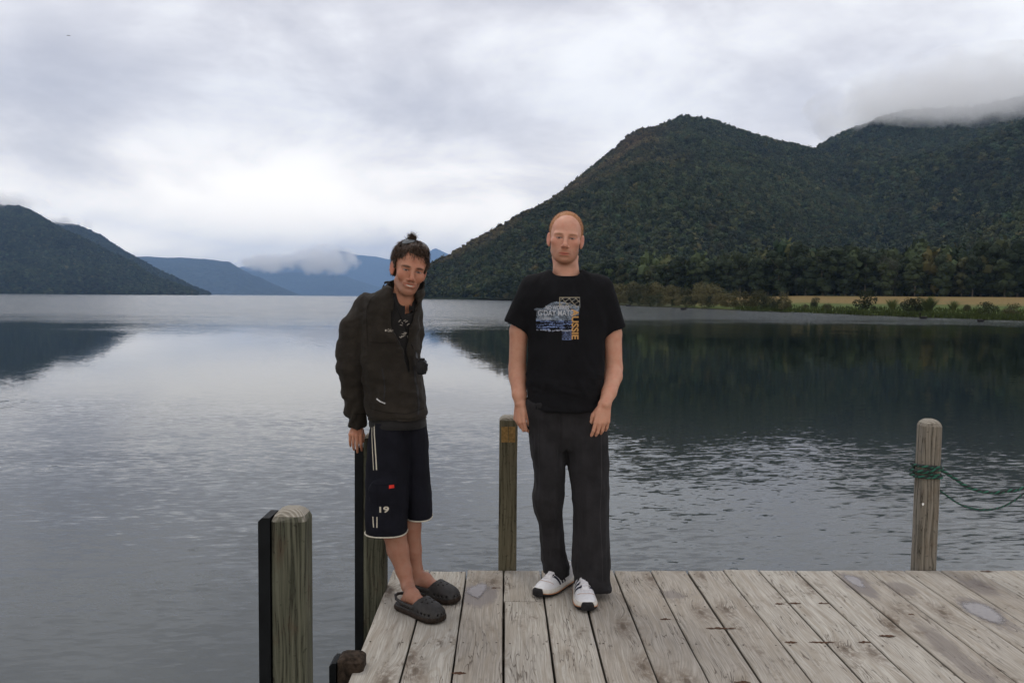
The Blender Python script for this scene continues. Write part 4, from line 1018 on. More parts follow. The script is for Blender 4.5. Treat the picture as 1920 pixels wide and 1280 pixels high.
def vnormals(V, Q):
    n = np.cross(V[Q[:, 2]] - V[Q[:, 0]], V[Q[:, 3]] - V[Q[:, 1]]); N = np.zeros_like(V)
    for i in range(4):
        for j in range(3): N[:, j] += np.bincount(Q[:, i], n[:, j], len(V))
    return N / (np.linalg.norm(N, axis=1)[:, None] + 1e-12)
def fold(V, Q, amp, sc_, seed, stretch=(1, 1, 1), ridged=False):
    N = vnormals(V, Q); p = V / np.array(stretch) / sc_; n = fbm(p, 3, seed)
    if ridged: n = 0.6 - np.abs(n) * 1.6
    return V + N * (n * amp)[:, None]
def bvh_of(V, Q): return BVHTree.FromPolygons([Vector(v) for v in V], [tuple(int(i) for i in q) for q in Q])
def project(bv, pts, d, off=0.0015):
    """push points along d onto the surface; pts (n,3)"""
    d = Vector(d).normalized(); out = []; ok = []
    for p in pts:
        h = bv.ray_cast(Vector(p), d, 3.0)
        if h[0] is None: out.append(Vector(p)); ok.append(False)
        else: out.append(h[0] - d * off); ok.append(True)
    return [tuple(o) for o in out], ok
def strip_decal(bv, path_px, width, Yc, d=(0, 1, 0), off=0.0015, n=40):
    """a narrow band along photo-plane path, laid on the surface; path [(px,py)]"""
    p = np.array([P(x, y, Yc) for x, y in path_px]); dd = np.r_[0, np.cumsum(np.linalg.norm(np.diff(p, axis=0), axis=1))]
    s_ = np.linspace(0, dd[-1], n); q = np.stack([np.interp(s_, dd, p[:, k]) for k in range(3)], 1)
    t = np.gradient(q, axis=0); t /= np.linalg.norm(t, axis=1)[:, None]; w = np.cross(t, norm(d)) * width / 2
    V = np.concatenate([q - w, q + w]); V2, ok = project(bv, V - np.array(norm(d)) * 0.8, d, off)
    F = [(i, i + 1, n + i + 1, n + i) for i in range(n - 1) if ok[i] and ok[i + 1] and ok[n + i] and ok[n + i + 1]]
    return V2, F
def text_decal(bv, txt, px0, py0, px1, py1, Yc, d=(0, 1, 0), off=0.0018, rot=0.0, bold=0.0):
    """built-in lettering fitted to the pixel box and laid on the surface"""
    cu = bpy.data.curves.new('lettering', 'FONT'); cu.body = txt; cu.offset = bold; cu.resolution_u = 3
    ob = bpy.data.objects.new('lettering', cu); me = ob.to_mesh()
    V = np.array([v.co[:2] for v in me.vertices]); F = [tuple(p.vertices) for p in me.polygons]; ob.to_mesh_clear(); bpy.data.objects.remove(ob); bpy.data.curves.remove(cu)
    mn, mx = V.min(0), V.max(0); u = (V - mn) / (mx - mn)
    if rot:   # letters turned a quarter clockwise: text x runs down the cloth, text top to the right
        u = np.stack([u[:, 1], 1 - u[:, 0]], 1)
    pts = [P(px0 + a * (px1 - px0), py1 + b_ * (py0 - py1), Yc) - np.array(norm(d)) * 0.8 for a, b_ in u]
    V2, ok = project(bv, pts, d, off); F = [f_ for f_ in F if all(ok[i] for i in f_)]
    return V2, F

def rotm(roll=0, yaw=0, pitch=0):
    cr_, sr = math.cos(roll), math.sin(roll); cz, sz = math.cos(yaw), math.sin(yaw); cx, sx = math.cos(pitch), math.sin(pitch)
    Ry = np.array([[cr_, 0, sr], [0, 1, 0], [-sr, 0, cr_]]); Rz = np.array([[cz, -sz, 0], [sz, cz, 0], [0, 0, 1]]); Rx = np.array([[1, 0, 0], [0, cx, -sx], [0, sx, cx]])
    return Ry @ Rz @ Rx

EO, NO, MO = -0.0085, -0.0105, -0.0145
def offsets(e_, n_, m_):
    global EO, NO, MO
    EO, NO, MO = e_, n_, m_
def head(S, smile=0.0, jaw=1.0, brow=1.0):
    """face looks along -y in the current frame, origin between the ears, metres"""
    S.ell((0, 0.022, 0.040), (0.076, 0.096, 0.088), 0.02)
    S.ell((0, -0.020, 0.030), (0.068, 0.072, 0.075), 0.02)
    S.ell((0, -0.028, -0.032), (0.067 * jaw, 0.062, 0.080), 0.025)
    S.ell((0, -0.045, -0.085), (0.046 * jaw ** 1.6, 0.042, 0.040), 0.022)
    S.ell((0, -0.077, -0.110), (0.019, 0.015, 0.016), 0.018)
    for e in (-1, 1):
        S.cone((e * 0.047 * jaw, 0.0, -0.068), (e * 0.024 * jaw, -0.066, -0.102), 0.015, 0.014, 0.03)
        S.ell((e * 0.046, -0.060, -0.026), (0.020, 0.020, 0.018), 0.020)
        S.cone((e * 0.014, -0.0880, 0.017 + EO), (e * 0.048, -0.0745, 0.018 + EO), 0.0100 * brow, 0.008, 0.014)
        S.ell((e * 0.030, -0.098, EO - 0.002), (0.0175, 0.0185, 0.0120), 0.008, 's')
        S.ell((e * 0.0315, -0.0738, EO - 0.002), (0.0155, 0.0135, 0.0100), 0.004)
        S.cone((e * 0.018, -0.0870, EO + 0.0055), (e * 0.045, -0.078, EO + 0.0050), 0.0030, 0.0026, 0.004)
        S.cone((e * 0.020, -0.0860, EO - 0.0095), (e * 0.043, -0.077, EO - 0.0095), 0.0024, 0.0024, 0.006)
    S.cone((0, -0.087, 0.008), (0, -0.110, -0.030 + NO), 0.0070, 0.0105, 0.011)
    S.ell((0, -0.111, -0.037 + NO), (0.0115, 0.0105, 0.0095), 0.007)
    for e in (-1, 1):
        S.ell((e * 0.0145, -0.100, -0.0405 + NO), (0.0080, 0.0100, 0.0080), 0.005)
        S.ell((e * 0.0075, -0.106, -0.0490 + NO), (0.0034, 0.0045, 0.0024), 0.002, 's')
    S.ell((0, -0.082, -0.066 + MO), (0.030, 0.018, 0.020), 0.014)
    w = 0.029 + 0.006 * smile
    if smile > 0:
        for e in (-1, 1): S.ell((e * 0.040, -0.068, -0.040), (0.018, 0.014, 0.016), 0.022)
        S.ell((0, -0.106, -0.071 + MO), (w * 0.9, 0.012, 0.0052), 0.004, 's', R=None)
        for e in (-1, 1): S.ell((e * w * 0.82, -0.098, -0.0665 + MO), (0.007, 0.010, 0.0038), 0.004, 's')
        S.chain([(-w, -0.0880, -0.0590 + MO), (0, -0.0940, -0.0635 + MO), (w, -0.0880, -0.0590 + MO)], [0.0024, 0.0032, 0.0024], 0.004)
        S.chain([(-w * .9, -0.0885, -0.0690 + MO), (-w * .4, -0.0935, -0.0785 + MO), (w * .4, -0.0935, -0.0785 + MO), (w * .9, -0.0885, -0.0690 + MO)], [0.0028, 0.0042, 0.0042, 0.0028], 0.005)
    else:
        S.cone((-0.021, -0.0945, -0.0655 + MO), (0.021, -0.0945, -0.0655 + MO), 0.0036, 0.0036, 0.005)
        S.cone((-0.018, -0.0950, -0.0755 + MO), (0.018, -0.0950, -0.0755 + MO), 0.0046, 0.0046, 0.005)
        S.chain([(-w, -0.0975, -0.0680 + MO), (-w * .5, -0.0985, -0.0708 + MO), (w * .5, -0.0985, -0.0708 + MO), (w, -0.0975, -0.0672 + MO)], [0.0014, 0.0017, 0.0017, 0.0014], 0.003, mode='s')
    S.ell((0, -0.101, -0.089 + MO), (0.020, 0.008, 0.005), 0.008, 's')
    for e in (-1, 1):
        Re = rotm(0, -e * 0.45, 0) @ rotm(0, 0, -0.15)
        S.ell((e * 0.0815, 0.010, -0.010), (0.0075, 0.020, 0.034), 0.005, 'u', Re)
        S.ell((e * 0.088, 0.003, -0.006), (0.0045, 0.011, 0.018), 0.004, 's', Re)
        S.ell((e * 0.078, 0.004, -0.038), (0.006, 0.008, 0.009), 0.005)

def hand(S, wr, d, n, s_, curls, thumb=(0.5, 0.25), L=1.0, spread=0.0):
    d = norm(d); n = norm(n - d * (n @ d)); s_ = norm(s_ - d * (s_ @ d) - n * (s_ @ n)); wr = np.asarray(wr, float)
    offs = (0.0300, 0.0100, -0.0100, -0.0285); kl = (0.090, 0.094, 0.088, 0.079)
    seg = ((0.042, 0.026, 0.021), (0.046, 0.029, 0.022), (0.042, 0.027, 0.021), (0.034, 0.021, 0.019))
    rad = ((.0100, .0090, .0080, .0066), (.0103, .0092, .0082, .0068), (.0098, .0088, .0078, .0064), (.0086, .0077, .0068, .0058))
    K = []
    for i in range(4):
        b0 = wr + L * s_ * offs[i] * 0.55 - L * n * 0.002; k = wr + L * (d * kl[i] + s_ * offs[i]) - L * n * (0.004 if i in (0, 3) else 0.0); K.append(k)
        S.cone(b0, k, 0.0155 * L, 0.0105 * L, 0.009)
    S.cone(wr + L * (d * 0.03 - n * 0.006), wr + L * (d * 0.08 - n * 0.006), 0.018 * L, 0.017 * L, 0.012)
    S.ell(wr + L * (d * 0.045 + s_ * 0.024 - n * 0.010), (0.017 * L, 0.017 * L, 0.020 * L), 0.012)
    for i in range(4):
        th = 0.0; p = K[i]; sp = spread * (1.5 - i) / 1.5
        for j in range(3):
            th += curls[i][j]; dr = norm(math.cos(th) * d - math.sin(th) * n + s_ * sp)
            q = p + dr * seg[i][j] * L; S.cone(p, q, rad[i][j] * L, rad[i][j + 1] * L, 0.0018 if j else 0.003); p = q
    b0 = wr + L * (d * 0.022 + s_ * 0.020 - n * 0.008); a, c = thumb
    d1 = norm(d * 0.80 + s_ * a - n * 0.30); p1_ = b0 + d1 * 0.046 * L; d2 = norm(d * 0.95 + s_ * c - n * 0.35); p2 = p1_ + d2 * 0.034 * L; d3 = norm(d * 0.95 + s_ * (c - 0.25) - n * 0.4); p3 = p2 + d3 * 0.027 * L
    S.chain([b0, p1_, p2, p3], [0.0145 * L, 0.0120 * L, 0.0105 * L, 0.0075 * L], 0.004)

def skin_mat(name):
    m, g, b = material(name)
    at = g.n('ShaderNodeAttribute', {'attribute_name': 'Col'}).outputs['Color']
    p = g.n('ShaderNodeNewGeometry').outputs['Position']
    n = g.noise(p, 38.0, 4, 0.6); n2 = g.noise(p, 260.0, 2, 0.6)
    c = g.mix(g.m('MULTIPLY', g.ss(n, 0.38, 0.68), 0.40), at, g.mix(1.0, at, (0.90, 0.66, 0.60), 'MULTIPLY'))
    g.put(b.inputs['Base Color'], c); b.inputs['Roughness'].default_value = 0.52; b.inputs['Specular IOR Level'].default_value = 0.35
    b.inputs['Subsurface Weight'].default_value = 0.12; b.inputs['Subsurface Radius'].default_value = (1.0, 0.35, 0.2); b.inputs['Subsurface Scale'].default_value = 0.006
    g.put(b.inputs['Normal'], g.bump(n2, 0.5, 0.0012)); return m
def cloth_mat(name, c, var=0.25, rough=0.9, weave=900.0, sheen=0.15, lint=0.0):
    m, g, b = material(name)
    p = g.n('ShaderNodeNewGeometry').outputs['Position']
    n = g.noise(p, 9.0, 4, 0.6); w = g.noise(p, weave, 2, 0.6); mid = g.noise(g.vm('MULTIPLY', p, (1, 1, 0.45)), 26.0, 4, 0.6)
    lo = tuple(q * (1 - var) for q in c); hi = tuple(q * (1 + var) for q in c)
    cc_ = g.mix(g.ss(n, 0.3, 0.7), lo, hi); cc_ = g.mix(g.m('MULTIPLY', g.ss(w, 0.45, 0.8), 0.4), cc_, tuple(min(1, q * 2.2 + 0.008) for q in c))
    g.put(b.inputs['Base Color'], cc_); b.inputs['Roughness'].default_value = rough; b.inputs['Specular IOR Level'].default_value = 0.15
    b.inputs['Sheen Weight'].default_value = sheen; b.inputs['Sheen Roughness'].default_value = 0.5
    g.put(b.inputs['Normal'], g.bump(g.m('ADD', mid, g.m('MULTIPLY', w, 0.12)), 0.8, 0.006)); return m
def blades(roots, dirs, lens, width, mat, name, parent, rng, droop=0.0, segs=2, tint=None):
    V = []; F = []; C = []
    for r0, d, L in zip(roots, dirs, lens):
        d = norm(d); a = norm(np.cross(d, rng.normal(size=3))) * width / 2; o = len(V)
        q1 = r0 + d * L * 0.5; q2 = r0 + norm(d + np.array([0, 0, -droop])) * L
        V += [tuple(r0 - a), tuple(r0 + a), tuple(q1 - a * .8), tuple(q1 + a * .8), tuple(q2)]; F += [(o, o + 1, o + 3, o + 2), (o + 2, o + 3, o + 4)]
    me = bpy.data.meshes.new(name); me.from_pydata(V, [], F); me.materials.append(mat); return me
# ================================================================== MAN IN THE BLACK T-SHIRT
def skin_paint(V, R, c, k, base, red, hairc=None, smile=0.0, stubble=0.0, browc=(0.2, 0.1, 0.05), eyec=(0.03, 0.02, 0.018), browh=1.0):
    L = ((V - c) @ R) / k; x, y, z = L.T; ax_ = np.abs(x)
    C = np.tile(np.array(base, float), (len(V), 1)); red = np.array(red)
    def blend(mask, colr): 
        nonlocal C
        C = C * (1 - mask[:, None]) + np.array(colr)[None] * mask[:, None]
    hd = (z > -0.15) & (np.abs(x) < 0.12) & (np.abs(y) < 0.16)
    fr = hd & (y < 0.0)
    g_ = lambda cx, cy_, cz, rx, ry, rz: np.exp(-(((ax_ if cx > 0 else x) - cx) / rx) ** 2 - ((y - cy_) / ry) ** 2 - ((z - cz) / rz) ** 2)
    blend(hd * g_(0.044, -0.065, -0.030, 0.026, 0.035, 0.026) * 0.38, red)
    blend(hd * g_(0, -0.112, -0.038 + NO, 0.015, 0.015, 0.014) * 0.5, red)
    blend(hd * g_(0.082, 0.01, -0.01, 0.010, 0.03, 0.035) * 0.75, red)
    blend(hd * g_(0, -0.06, 0.045, 0.05, 0.05, 0.02) * 0.25, red)
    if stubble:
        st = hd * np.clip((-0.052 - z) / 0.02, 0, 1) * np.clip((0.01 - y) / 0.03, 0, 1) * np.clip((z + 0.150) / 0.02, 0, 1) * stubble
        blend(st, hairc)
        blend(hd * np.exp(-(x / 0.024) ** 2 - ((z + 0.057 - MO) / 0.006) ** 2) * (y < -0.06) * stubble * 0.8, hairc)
    zc2 = z - (x / 0.03) ** 2 * (0.0045 * smile + 0.0022)
    lip = fr * (y < -0.080) * np.clip(1.4 - ((x / (0.027 + 0.003 * smile)) ** 2 + ((zc2 + 0.0705 - MO) / (0.0080 + 0.003 * smile)) ** 2) * 1.2, 0, 1)
    blend(lip * 0.75, np.array(red) * np.array([0.85, 0.6, 0.6]))
    if smile: blend(fr * (y < -0.075) * np.clip(1.5 - ((x / 0.021) ** 2 + ((zc2 + 0.0715 - MO) / 0.0044) ** 2) * 1.3, 0, 1), (0.50, 0.45, 0.38))
    else: blend(fr * (y < -0.08) * np.clip(1.5 - ((x / 0.029) ** 2 + ((zc2 + 0.0708 - MO) / 0.0019) ** 2), 0, 1) * 0.8, (0.10, 0.03, 0.025))
    bz = 0.0175 + EO - 0.07 * np.abs(ax_ - 0.033)
    blend(fr * (y < -0.05) * np.clip(1.6 - (((ax_ - 0.033) / 0.019) ** 2 + ((z - bz) / (0.0042 * browh)) ** 2), 0, 1) * 0.85, browc)
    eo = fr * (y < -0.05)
    blend(eo * np.exp(-((ax_ - 0.028) / 0.017) ** 2 - ((z - EO - 0.001) / 0.010) ** 2) * 0.45, np.array(base) * np.array([.55, .42, .42]))  # shade of the eye sockets, painted into the skin colour
    blend(eo * np.clip(1.6 - (((ax_ - 0.0315) / 0.0135) ** 2 + ((z - EO + 0.001) / 0.0040) ** 2), 0, 1) * 0.95, np.array(eyec) * 1.2)
    blend(eo * np.clip(1.3 - (((ax_ - 0.0315) / 0.0062) ** 2 + ((z - EO + 0.001) / 0.0038) ** 2), 0, 1), eyec)
    for e in (-1, 1):
        blend(eo * np.clip(1.3 - (((x - e * 0.0315 - 0.0085) / 0.0035) ** 2 + ((z - EO + 0.0015) / 0.0024) ** 2), 0, 1) * 0.75, (0.46, 0.40, 0.37))
        blend(eo * np.clip(1.3 - (((x - e * 0.0315 + 0.0085) / 0.0035) ** 2 + ((z - EO + 0.0015) / 0.0024) ** 2), 0, 1) * 0.75, (0.46, 0.40, 0.37))
    blend(fr * (y < -0.098) * np.clip(1.4 - (((ax_ - 0.007) / 0.004) ** 2 + ((z + 0.0485 - NO) / 0.0024) ** 2), 0, 1) * 0.7, (0.10, 0.04, 0.03))
    return C

TY = 3.93
def T(px, py, dy=0.0): return P(px, py, TY + dy)
man = empty('person', (T(1065, 1100)[0], TY, 0.0), 'bald ginger-haired man in black printed t-shirt and dark sweatpants standing on the jetty', 'person')
HR = rotm(math.radians(4.5), math.radians(-3), math.radians(-2)); HC_ = T(1060.5, 446.5, -0.01); HK = 0.965
hx, hz = HC_[0], HC_[2]
wl = T(975, 755, -0.02); wr_ = T(1134, 757, -0.125)
xs = axis(T(935, 600)[0], T(1190, 600)[0], [(wl[0] - 0.055, wl[0] + 0.065), (hx - 0.10, hx + 0.10), (wr_[0] - 0.075, wr_[0] + 0.05)], 0.0023, 0.007)
ys = axis(TY - 0.26, TY + 0.22, [(TY - 0.23, TY + 0.06)], 0.0026, 0.007)
zs = axis(0.04, T(1060, 385)[2], [(wl[2] - 0.20, wl[2] + 0.02), (hz - 0.16, hz + 0.16)], 0.0024, 0.008)
S = Sculpt(xs, ys, zs)
# hidden torso and legs, so the body is one figure
S.loft([(T(0, 800)[2], T(1058, 0)[0], TY, 0.14, 0.09), (T(0, 700)[2], T(1060, 0)[0], TY, 0.145, 0.10), (T(0, 600)[2], T(1061, 0)[0], TY, 0.155, 0.10), (T(0, 545)[2], T(1061, 0)[0], TY, 0.12, 0.08), (T(0, 530)[2], T(1061, 0)[0], TY, 0.07, 0.06)], 0.02)
for pts in ([(1028, 800, 0), (1032, 930, 0.0), (1040, 1085, 0.09)], [(1095, 800, 0), (1102, 930, -0.02), (1108, 1095, -0.02)]): S.chain([T(*q) for q in pts], [0.075, 0.055, 0.04], 0.02)
# neck and shoulders slope
S.chain([T(1059, 478, 0.03), T(1061, 505, 0.02), T(1062, 535, 0.03)], [0.056, 0.058, 0.075], 0.015)
S.cone(T(1061, 520, 0.035), T(1022, 545, 0.03), 0.035, 0.035, 0.03); S.cone(T(1061, 520, 0.035), T(1102, 544, 0.03), 0.035, 0.035, 0.03)
for e in (-1, 1): S.cone(T(1060 + e * 20, 482, 0.03), T(1060 + e * 5, 520, -0.035), 0.010, 0.010, 0.02)
# arms
S.chain([T(996, 560, 0.02), T(973, 620, 0.03), T(970, 690, 0.045), T(971, 706, 0.035), T(974, 740, -0.01), wl], [0.046, 0.044, 0.041, 0.042, 0.034, 0.026], 0.012)
S.chain([T(1128, 560, 0.02), T(1148, 625, 0.03), T(1151, 690, 0.02), T(1150, 705, -0.01), T(1142, 735, -0.08), wr_], [0.046, 0.045, 0.041, 0.042, 0.035, 0.027], 0.012)
hand(S, wr_, np.array([-0.14, -0.10, -1]), np.array([0.15, -1, 0.1]), np.array([-1, -0.15, 0]), ((.20, .42, .3), (.38, .55, .35), (.42, .6, .4), (.40, .6, .4)), (0.45, 0.10), 0.98, 0.06)
hand(S, wl, np.array([-0.05, -0.05, -1]), np.array([-0.70, -0.72, 0]), np.array([0.72, -0.70, 0]), ((.45, .75, .5), (.6, .95, .6), (.7, 1.0, .7), (.7, 1.0, .7)), (0.35, -0.05), 0.98)
S.frame(HR, HC_, HK); head(S, 0.0, 1.02, 1.0); S.frame()
Vs, Qs = S.mesh(relax=1)
M_skin = skin_mat('fair_skin')
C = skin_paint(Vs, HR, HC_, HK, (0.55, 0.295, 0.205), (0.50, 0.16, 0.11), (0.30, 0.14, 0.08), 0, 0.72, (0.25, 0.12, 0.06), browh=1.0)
arm = (Vs[:, 2] < T(0, 600)[2]); C[arm] = C[arm] * np.array([1.0, 0.98, 0.96])
kn = fbm(Vs * 60, 2, 4) * 0.04; C = np.clip(C * (1 + kn[:, None]), 0, 1)
body = put('body', me_np('body', Vs, Qs, M_skin, True, C), man)
# short ginger hair: clipped shell at the sides and back, thin at the top edge of the bald forehead
xs = axis(hx - 0.11, hx + 0.11, [(-9, 9)], 0.0024, 0.0024); ys2 = axis(TY - 0.13, TY + 0.16, [(-9, 9)], 0.0026, 0.0026); zs2 = axis(hz - 0.07, hz + 0.15, [(-9, 9)], 0.0024, 0.0024)
H = Sculpt(xs, ys2, zs2); H.frame(HR, HC_, HK)
H.ell((0, 0.023, 0.042), (0.0825, 0.101, 0.0912), 0.004)
H.ell((0, 0.012, -0.002), (0.0765, 0.085, 0.060), 0.01)
H.ell((0, -0.078, 0.040), (0.064, 0.105, 0.066), 0.006, 's')          # bald front
H.op(lambda x, y, z: -(z + 0.012 + np.clip(-(y + 0.0), -0.06, 0.06) * -1.3), [(0, 0, 0)], 0.13, 0.004, 's') if False else None
H.op(lambda x, y, z: np.maximum(z + 0.005 - np.clip(y, 0, 0.1) * -0.9, -0.2 + 0 * x), [(0, 0, -0.05)], 0.12, 0.004, 's')
H.op(lambda x, y, z: np.maximum(y + 0.030, z - 0.030) * 1.0 + 0 * x if False else np.maximum(y + 0.038, z - 0.035) + 0 * x, [(0, -0.05, 0)], 0.08, 0.004, 's')
for e in (-1, 1): H.ell((e * 0.083, 0.012, -0.010), (0.012, 0.022, 0.034), 0.003, 's')
Vh, Qh = H.mesh(relax=1)
def hair_mat(name, c1, c2, rough=0.55):
    m, g, b = material(name); p = g.n('ShaderNodeNewGeometry').outputs['Position']; n = g.noise(p, 160.0, 3, 0.6)
    g.put(b.inputs['Base Color'], g.mix(g.ss(n, 0.35, 0.65), c1, c2)); b.inputs['Roughness'].default_value = rough; b.inputs['Specular IOR Level'].default_value = 0.3
    g.put(b.inputs['Normal'], g.bump(n, 0.5, 0.002)); return m
M_ginger = hair_mat('ginger_hair', (0.27, 0.115, 0.042), (0.46, 0.215, 0.090))
Nh = vnormals(Vh, Qh); Lh = ((Vh - HC_) @ HR) / HK
outm = (np.linalg.norm((Lh - np.array([0, 0.022, 0.04])) / np.array([0.076, 0.096, 0.088]), axis=1) > 1.02)
ids = np.where(outm)[0]; rh = np.random.default_rng(4); pick = rh.choice(ids, 3800)
hair = put('hair', me_np('hair', Vh, Qh, M_ginger), man)
dirs = Nh[pick] * 0.8 + rh.normal(0, 0.35, (len(pick), 3)) + np.array([0, -0.15, -0.25])
o = put('hair_strands', blades(Vh[pick] - Nh[pick] * 0.001, dirs, 0.004 + 0.004 * rh.random(len(pick)), 0.0011, M_ginger, 'strands', man, rh), man, kind='stuff')

# ---- t-shirt
M_tee = cloth_mat('black_jersey', (0.0070, 0.0070, 0.0084), 0.25, 0.95, 1200, 0.0)
def sec_px(rows, Yc, s=T):
    out = []
    for py, xl, xr, ry, dy in rows:
        a = P(xl, py, Yc); b_ = P(xr, py, Yc); out.append(((a[2] + b_[2]) / 2, (a[0] + b_[0]) / 2, Yc + dy, (b_[0] - a[0]) / 2, ry))
    return out
xs = axis(T(935, 600)[0], T(1185, 600)[0], [], 1, 0.0042); ys2 = axis(TY - 0.18, TY + 0.22, [], 1, 0.0045); zs2 = axis(T(0, 775)[2], T(0, 485)[2], [], 1, 0.0042)
S = Sculpt(xs, ys2, zs2)
rows = [(505, 1030, 1092, .064, .025), (512, 1012, 1110, .075, .025), (520, 996, 1126, .088, .022), (532, 984, 1138, .102, .018), (555, 980, 1143, .120, .01), (590, 984, 1141, .130, .0),
        (640, 989, 1134, .130, .0), (680, 988, 1134, .134, -.005), (715, 987, 1135, .138, -.008), (745, 987, 1131, .140, -.006), (764, 988, 1124, .142, -.004)]
S.loft(sec_px(rows, TY), 0.015, n=2.3)
for (a, b_, ra, rb) in (((1000, 540, .02), (968, 611, .03), .062, .063), ((1124, 540, .02), (1151, 619, .03), .062, .060)):
    p0, p1_ = T(*a), T(*b_); ax_ = norm(p1_ - p0)
    c0 = p1_
    def sl(x, y, z, p0=p0, p1_=p1_, ra=ra, rb=rb, ax_=ax_):
        ab = p1_ - p0; L = np.linalg.norm(ab); u = x - p0[0], y - p0[1], z - p0[2]; t = (u[0] * ax_[0] + u[1] * ax_[1] + u[2] * ax_[2])
        tt = np.clip(t, 0, L); q = np.sqrt((u[0] - tt * ax_[0]) ** 2 + ((u[1] - tt * ax_[1]) * 0.92) ** 2 + (u[2] - tt * ax_[2]) ** 2)
        return np.maximum(q - (ra + (rb - ra) * tt / L), t - L)
    S.op(sl, [p0, p1_], 0.07, 0.03)
    S.cone(p1_ - ax_ * 0.030, p1_ + ax_ * 0.05, rb - 0.007, rb - 0.003, 0.002, 's', flat=((0, 1, 0), 0.92))
# armpit crease and neck opening
nk0 = np.array([T(1061.5, 511)[0], TY + 0.015, T(0, 512.5)[2]])
NKP = lambda yv: nk0[2] + (yv - (TY - 0.06)) * 0.20
S.op(lambda x, y, z: np.maximum((np.sqrt(((x - nk0[0]) / 0.0765) ** 2 + ((y - nk0[1] + .004) / 0.081) ** 2) - 1) * 0.07, -(z - NKP(y))), [nk0, nk0 + np.array([0, 0, .05])], 0.10, 0.002, 's')
# hem opening
zb_ = T(0, 764)[2]
S.loft([(zb_ - 0.02, T(1057, 0)[0], TY, 0.158, .128), (zb_ + 0.02, T(1060, 0)[0], TY, 0.160, .126)], 0.002, 's')
Vt, Qt = S.mesh(relax=2)
# long soft folds: pull lines from the shoulders and across the belly
Nt = vnormals(Vt, Qt); xr_ = (Vt[:, 0] - T(1061, 0)[0]); zr = Vt[:, 2] - T(0, 640)[2]
f1 = fbm(np.c_[(np.abs(xr_) * 1.0 + zr * 0.55) * 20, (zr * 0.8 - np.abs(xr_)) * 4, Vt[:, 1] * 3], 3, 2)
f2 = fbm(np.c_[xr_ * 5, (zr + xr_ * 0.25) * 22, Vt[:, 1] * 5], 3, 8) * np.clip((T(0, 660)[2] - Vt[:, 2]) * 9, 0, 1)
f3 = fbm(np.c_[(xr_ - zr * 0.15) * 13, zr * 3, Vt[:, 1] * 3], 2, 12) * np.clip((T(0, 630)[2] - Vt[:, 2]) * 7, 0, 1)
Vt = Vt + Nt * (0.0050 * f1 + 0.0065 * f2 + 0.0065 * f3)[:, None]
tee = put('tshirt', me_np('tshirt', Vt, Qt, M_tee), man)
bv = bvh_of(Vt, Qt)
# neck rib
th = np.linspace(0, 2 * math.pi, 60); ring = [(nk0[0] + 0.0745 * math.cos(a), nk0[1] + 0.0745 * math.sin(a), NKP(nk0[1] + 0.0745 * math.sin(a)) + 0.001) for a in th]
V, F = tube(ring, 0.0075, 8); put('neck_rib', me_np('neck_rib', V, F, M_tee), tee)
# print on the chest
def print_mat(name, c):
    m, g, b = material(name); p = g.n('ShaderNodeNewGeometry').outputs['Position']; n = g.noise(p, 420.0, 3, 0.7)
    g.put(b.inputs['Base Color'], g.mix(g.m('MULTIPLY', g.ss(n, 0.45, 0.7), 0.55), c, tuple(q * 0.3 for q in c))); b.inputs['Roughness'].default_value = 0.8; return m
M_pw, M_po, M_pt = print_mat('white_print', (0.42, 0.43, 0.46)), print_mat('orange_print', (0.50, 0.27, 0.09)), print_mat('tan_print', (0.32, 0.26, 0.17))
prt = []
for txt, x0_, y0_, x1_, y1_, mt, rt__, bd in (('NO WORRIES', 1023.5, 573, 1067, 580.5, M_pw, 0, .025), ("G'DAY MATE", 1009, 581, 1074.5, 592, M_pw, 0, .01), ('COBBER', 1012, 594.5, 1034, 599, M_pw, 0, .01), ('AUSSIE', 1071.5, 579, 1085, 636, M_po, 1, .03)):
    V, F = text_decal(bv, txt, x0_, y0_, x1_, y1_, TY - 0.13, off=0.0022, rot=rt__, bold=bd); put('lettering', me_np('lettering', V, F, mt, False), tee)
# rough blue-grey printed picture behind the words, as a patch of cloth-sized flecks
nxp, nyp = 100, 92; gx = np.linspace(1000, 1090, nxp); gy = np.linspace(555, 639, nyp)
pts = [P(a, b_, TY - 0.13) - np.array([0, 0.8, 0]) for b_ in gy for a in gx]; V2, ok = project(bv, pts, (0, 1, 0), 0.0014)
GX, GY = np.meshgrid(gx, gy); q = np.c_[GX.ravel() / 9, GY.ravel() / 3.2, np.zeros(nxp * nyp)]; n1 = fbm(q, 4, 31); q2 = np.c_[GX.ravel() / 1.6, GY.ravel() / 1.3, np.zeros(nxp * nyp)]; n2 = fbm(q2, 2, 41)
gxf, gyf = GX.ravel(), GY.ravel()
def inside(poly, x, y):
    r = np.zeros(len(x), bool); n = len(poly)
    for i in range(n):
        (xa, ya), (xb, yb) = poly[i], poly[(i + 1) % n]; c = ((ya > y) != (yb > y)) & (x < (xb - xa) * (y - ya) / (yb - ya + 1e-9) + xa); r ^= c
    return r
rock = inside([(1001, 580), (1006, 577), (1018, 578), (1027, 571), (1034, 567), (1042, 565), (1058, 566), (1070, 569), (1086, 574), (1085, 590), (1074, 592), (1073, 620), (1040, 622), (1006, 622), (1005, 600), (1006, 584)], gxf, gyf)
foot_ = inside([(1053, 619), (1071, 619), (1071, 637), (1053, 637)], gxf, gyf)
box1 = (gxf > 1049) & (gxf < 1088) & (gyf > 556.5) & (gyf < 577)
linebox = box1 & ((np.abs(gyf - 557.2) < .8) | (np.abs(gxf - 1049.6) < .8) | (np.abs(gxf - 1087.4) < .7) | (np.abs((gxf * 0.9 + gyf * 1.3) % 11 - 5) < 0.9) | (np.abs((gxf * 1.0 - gyf * 0.9) % 13 - 5) < 0.8))
lower = gyf > 601
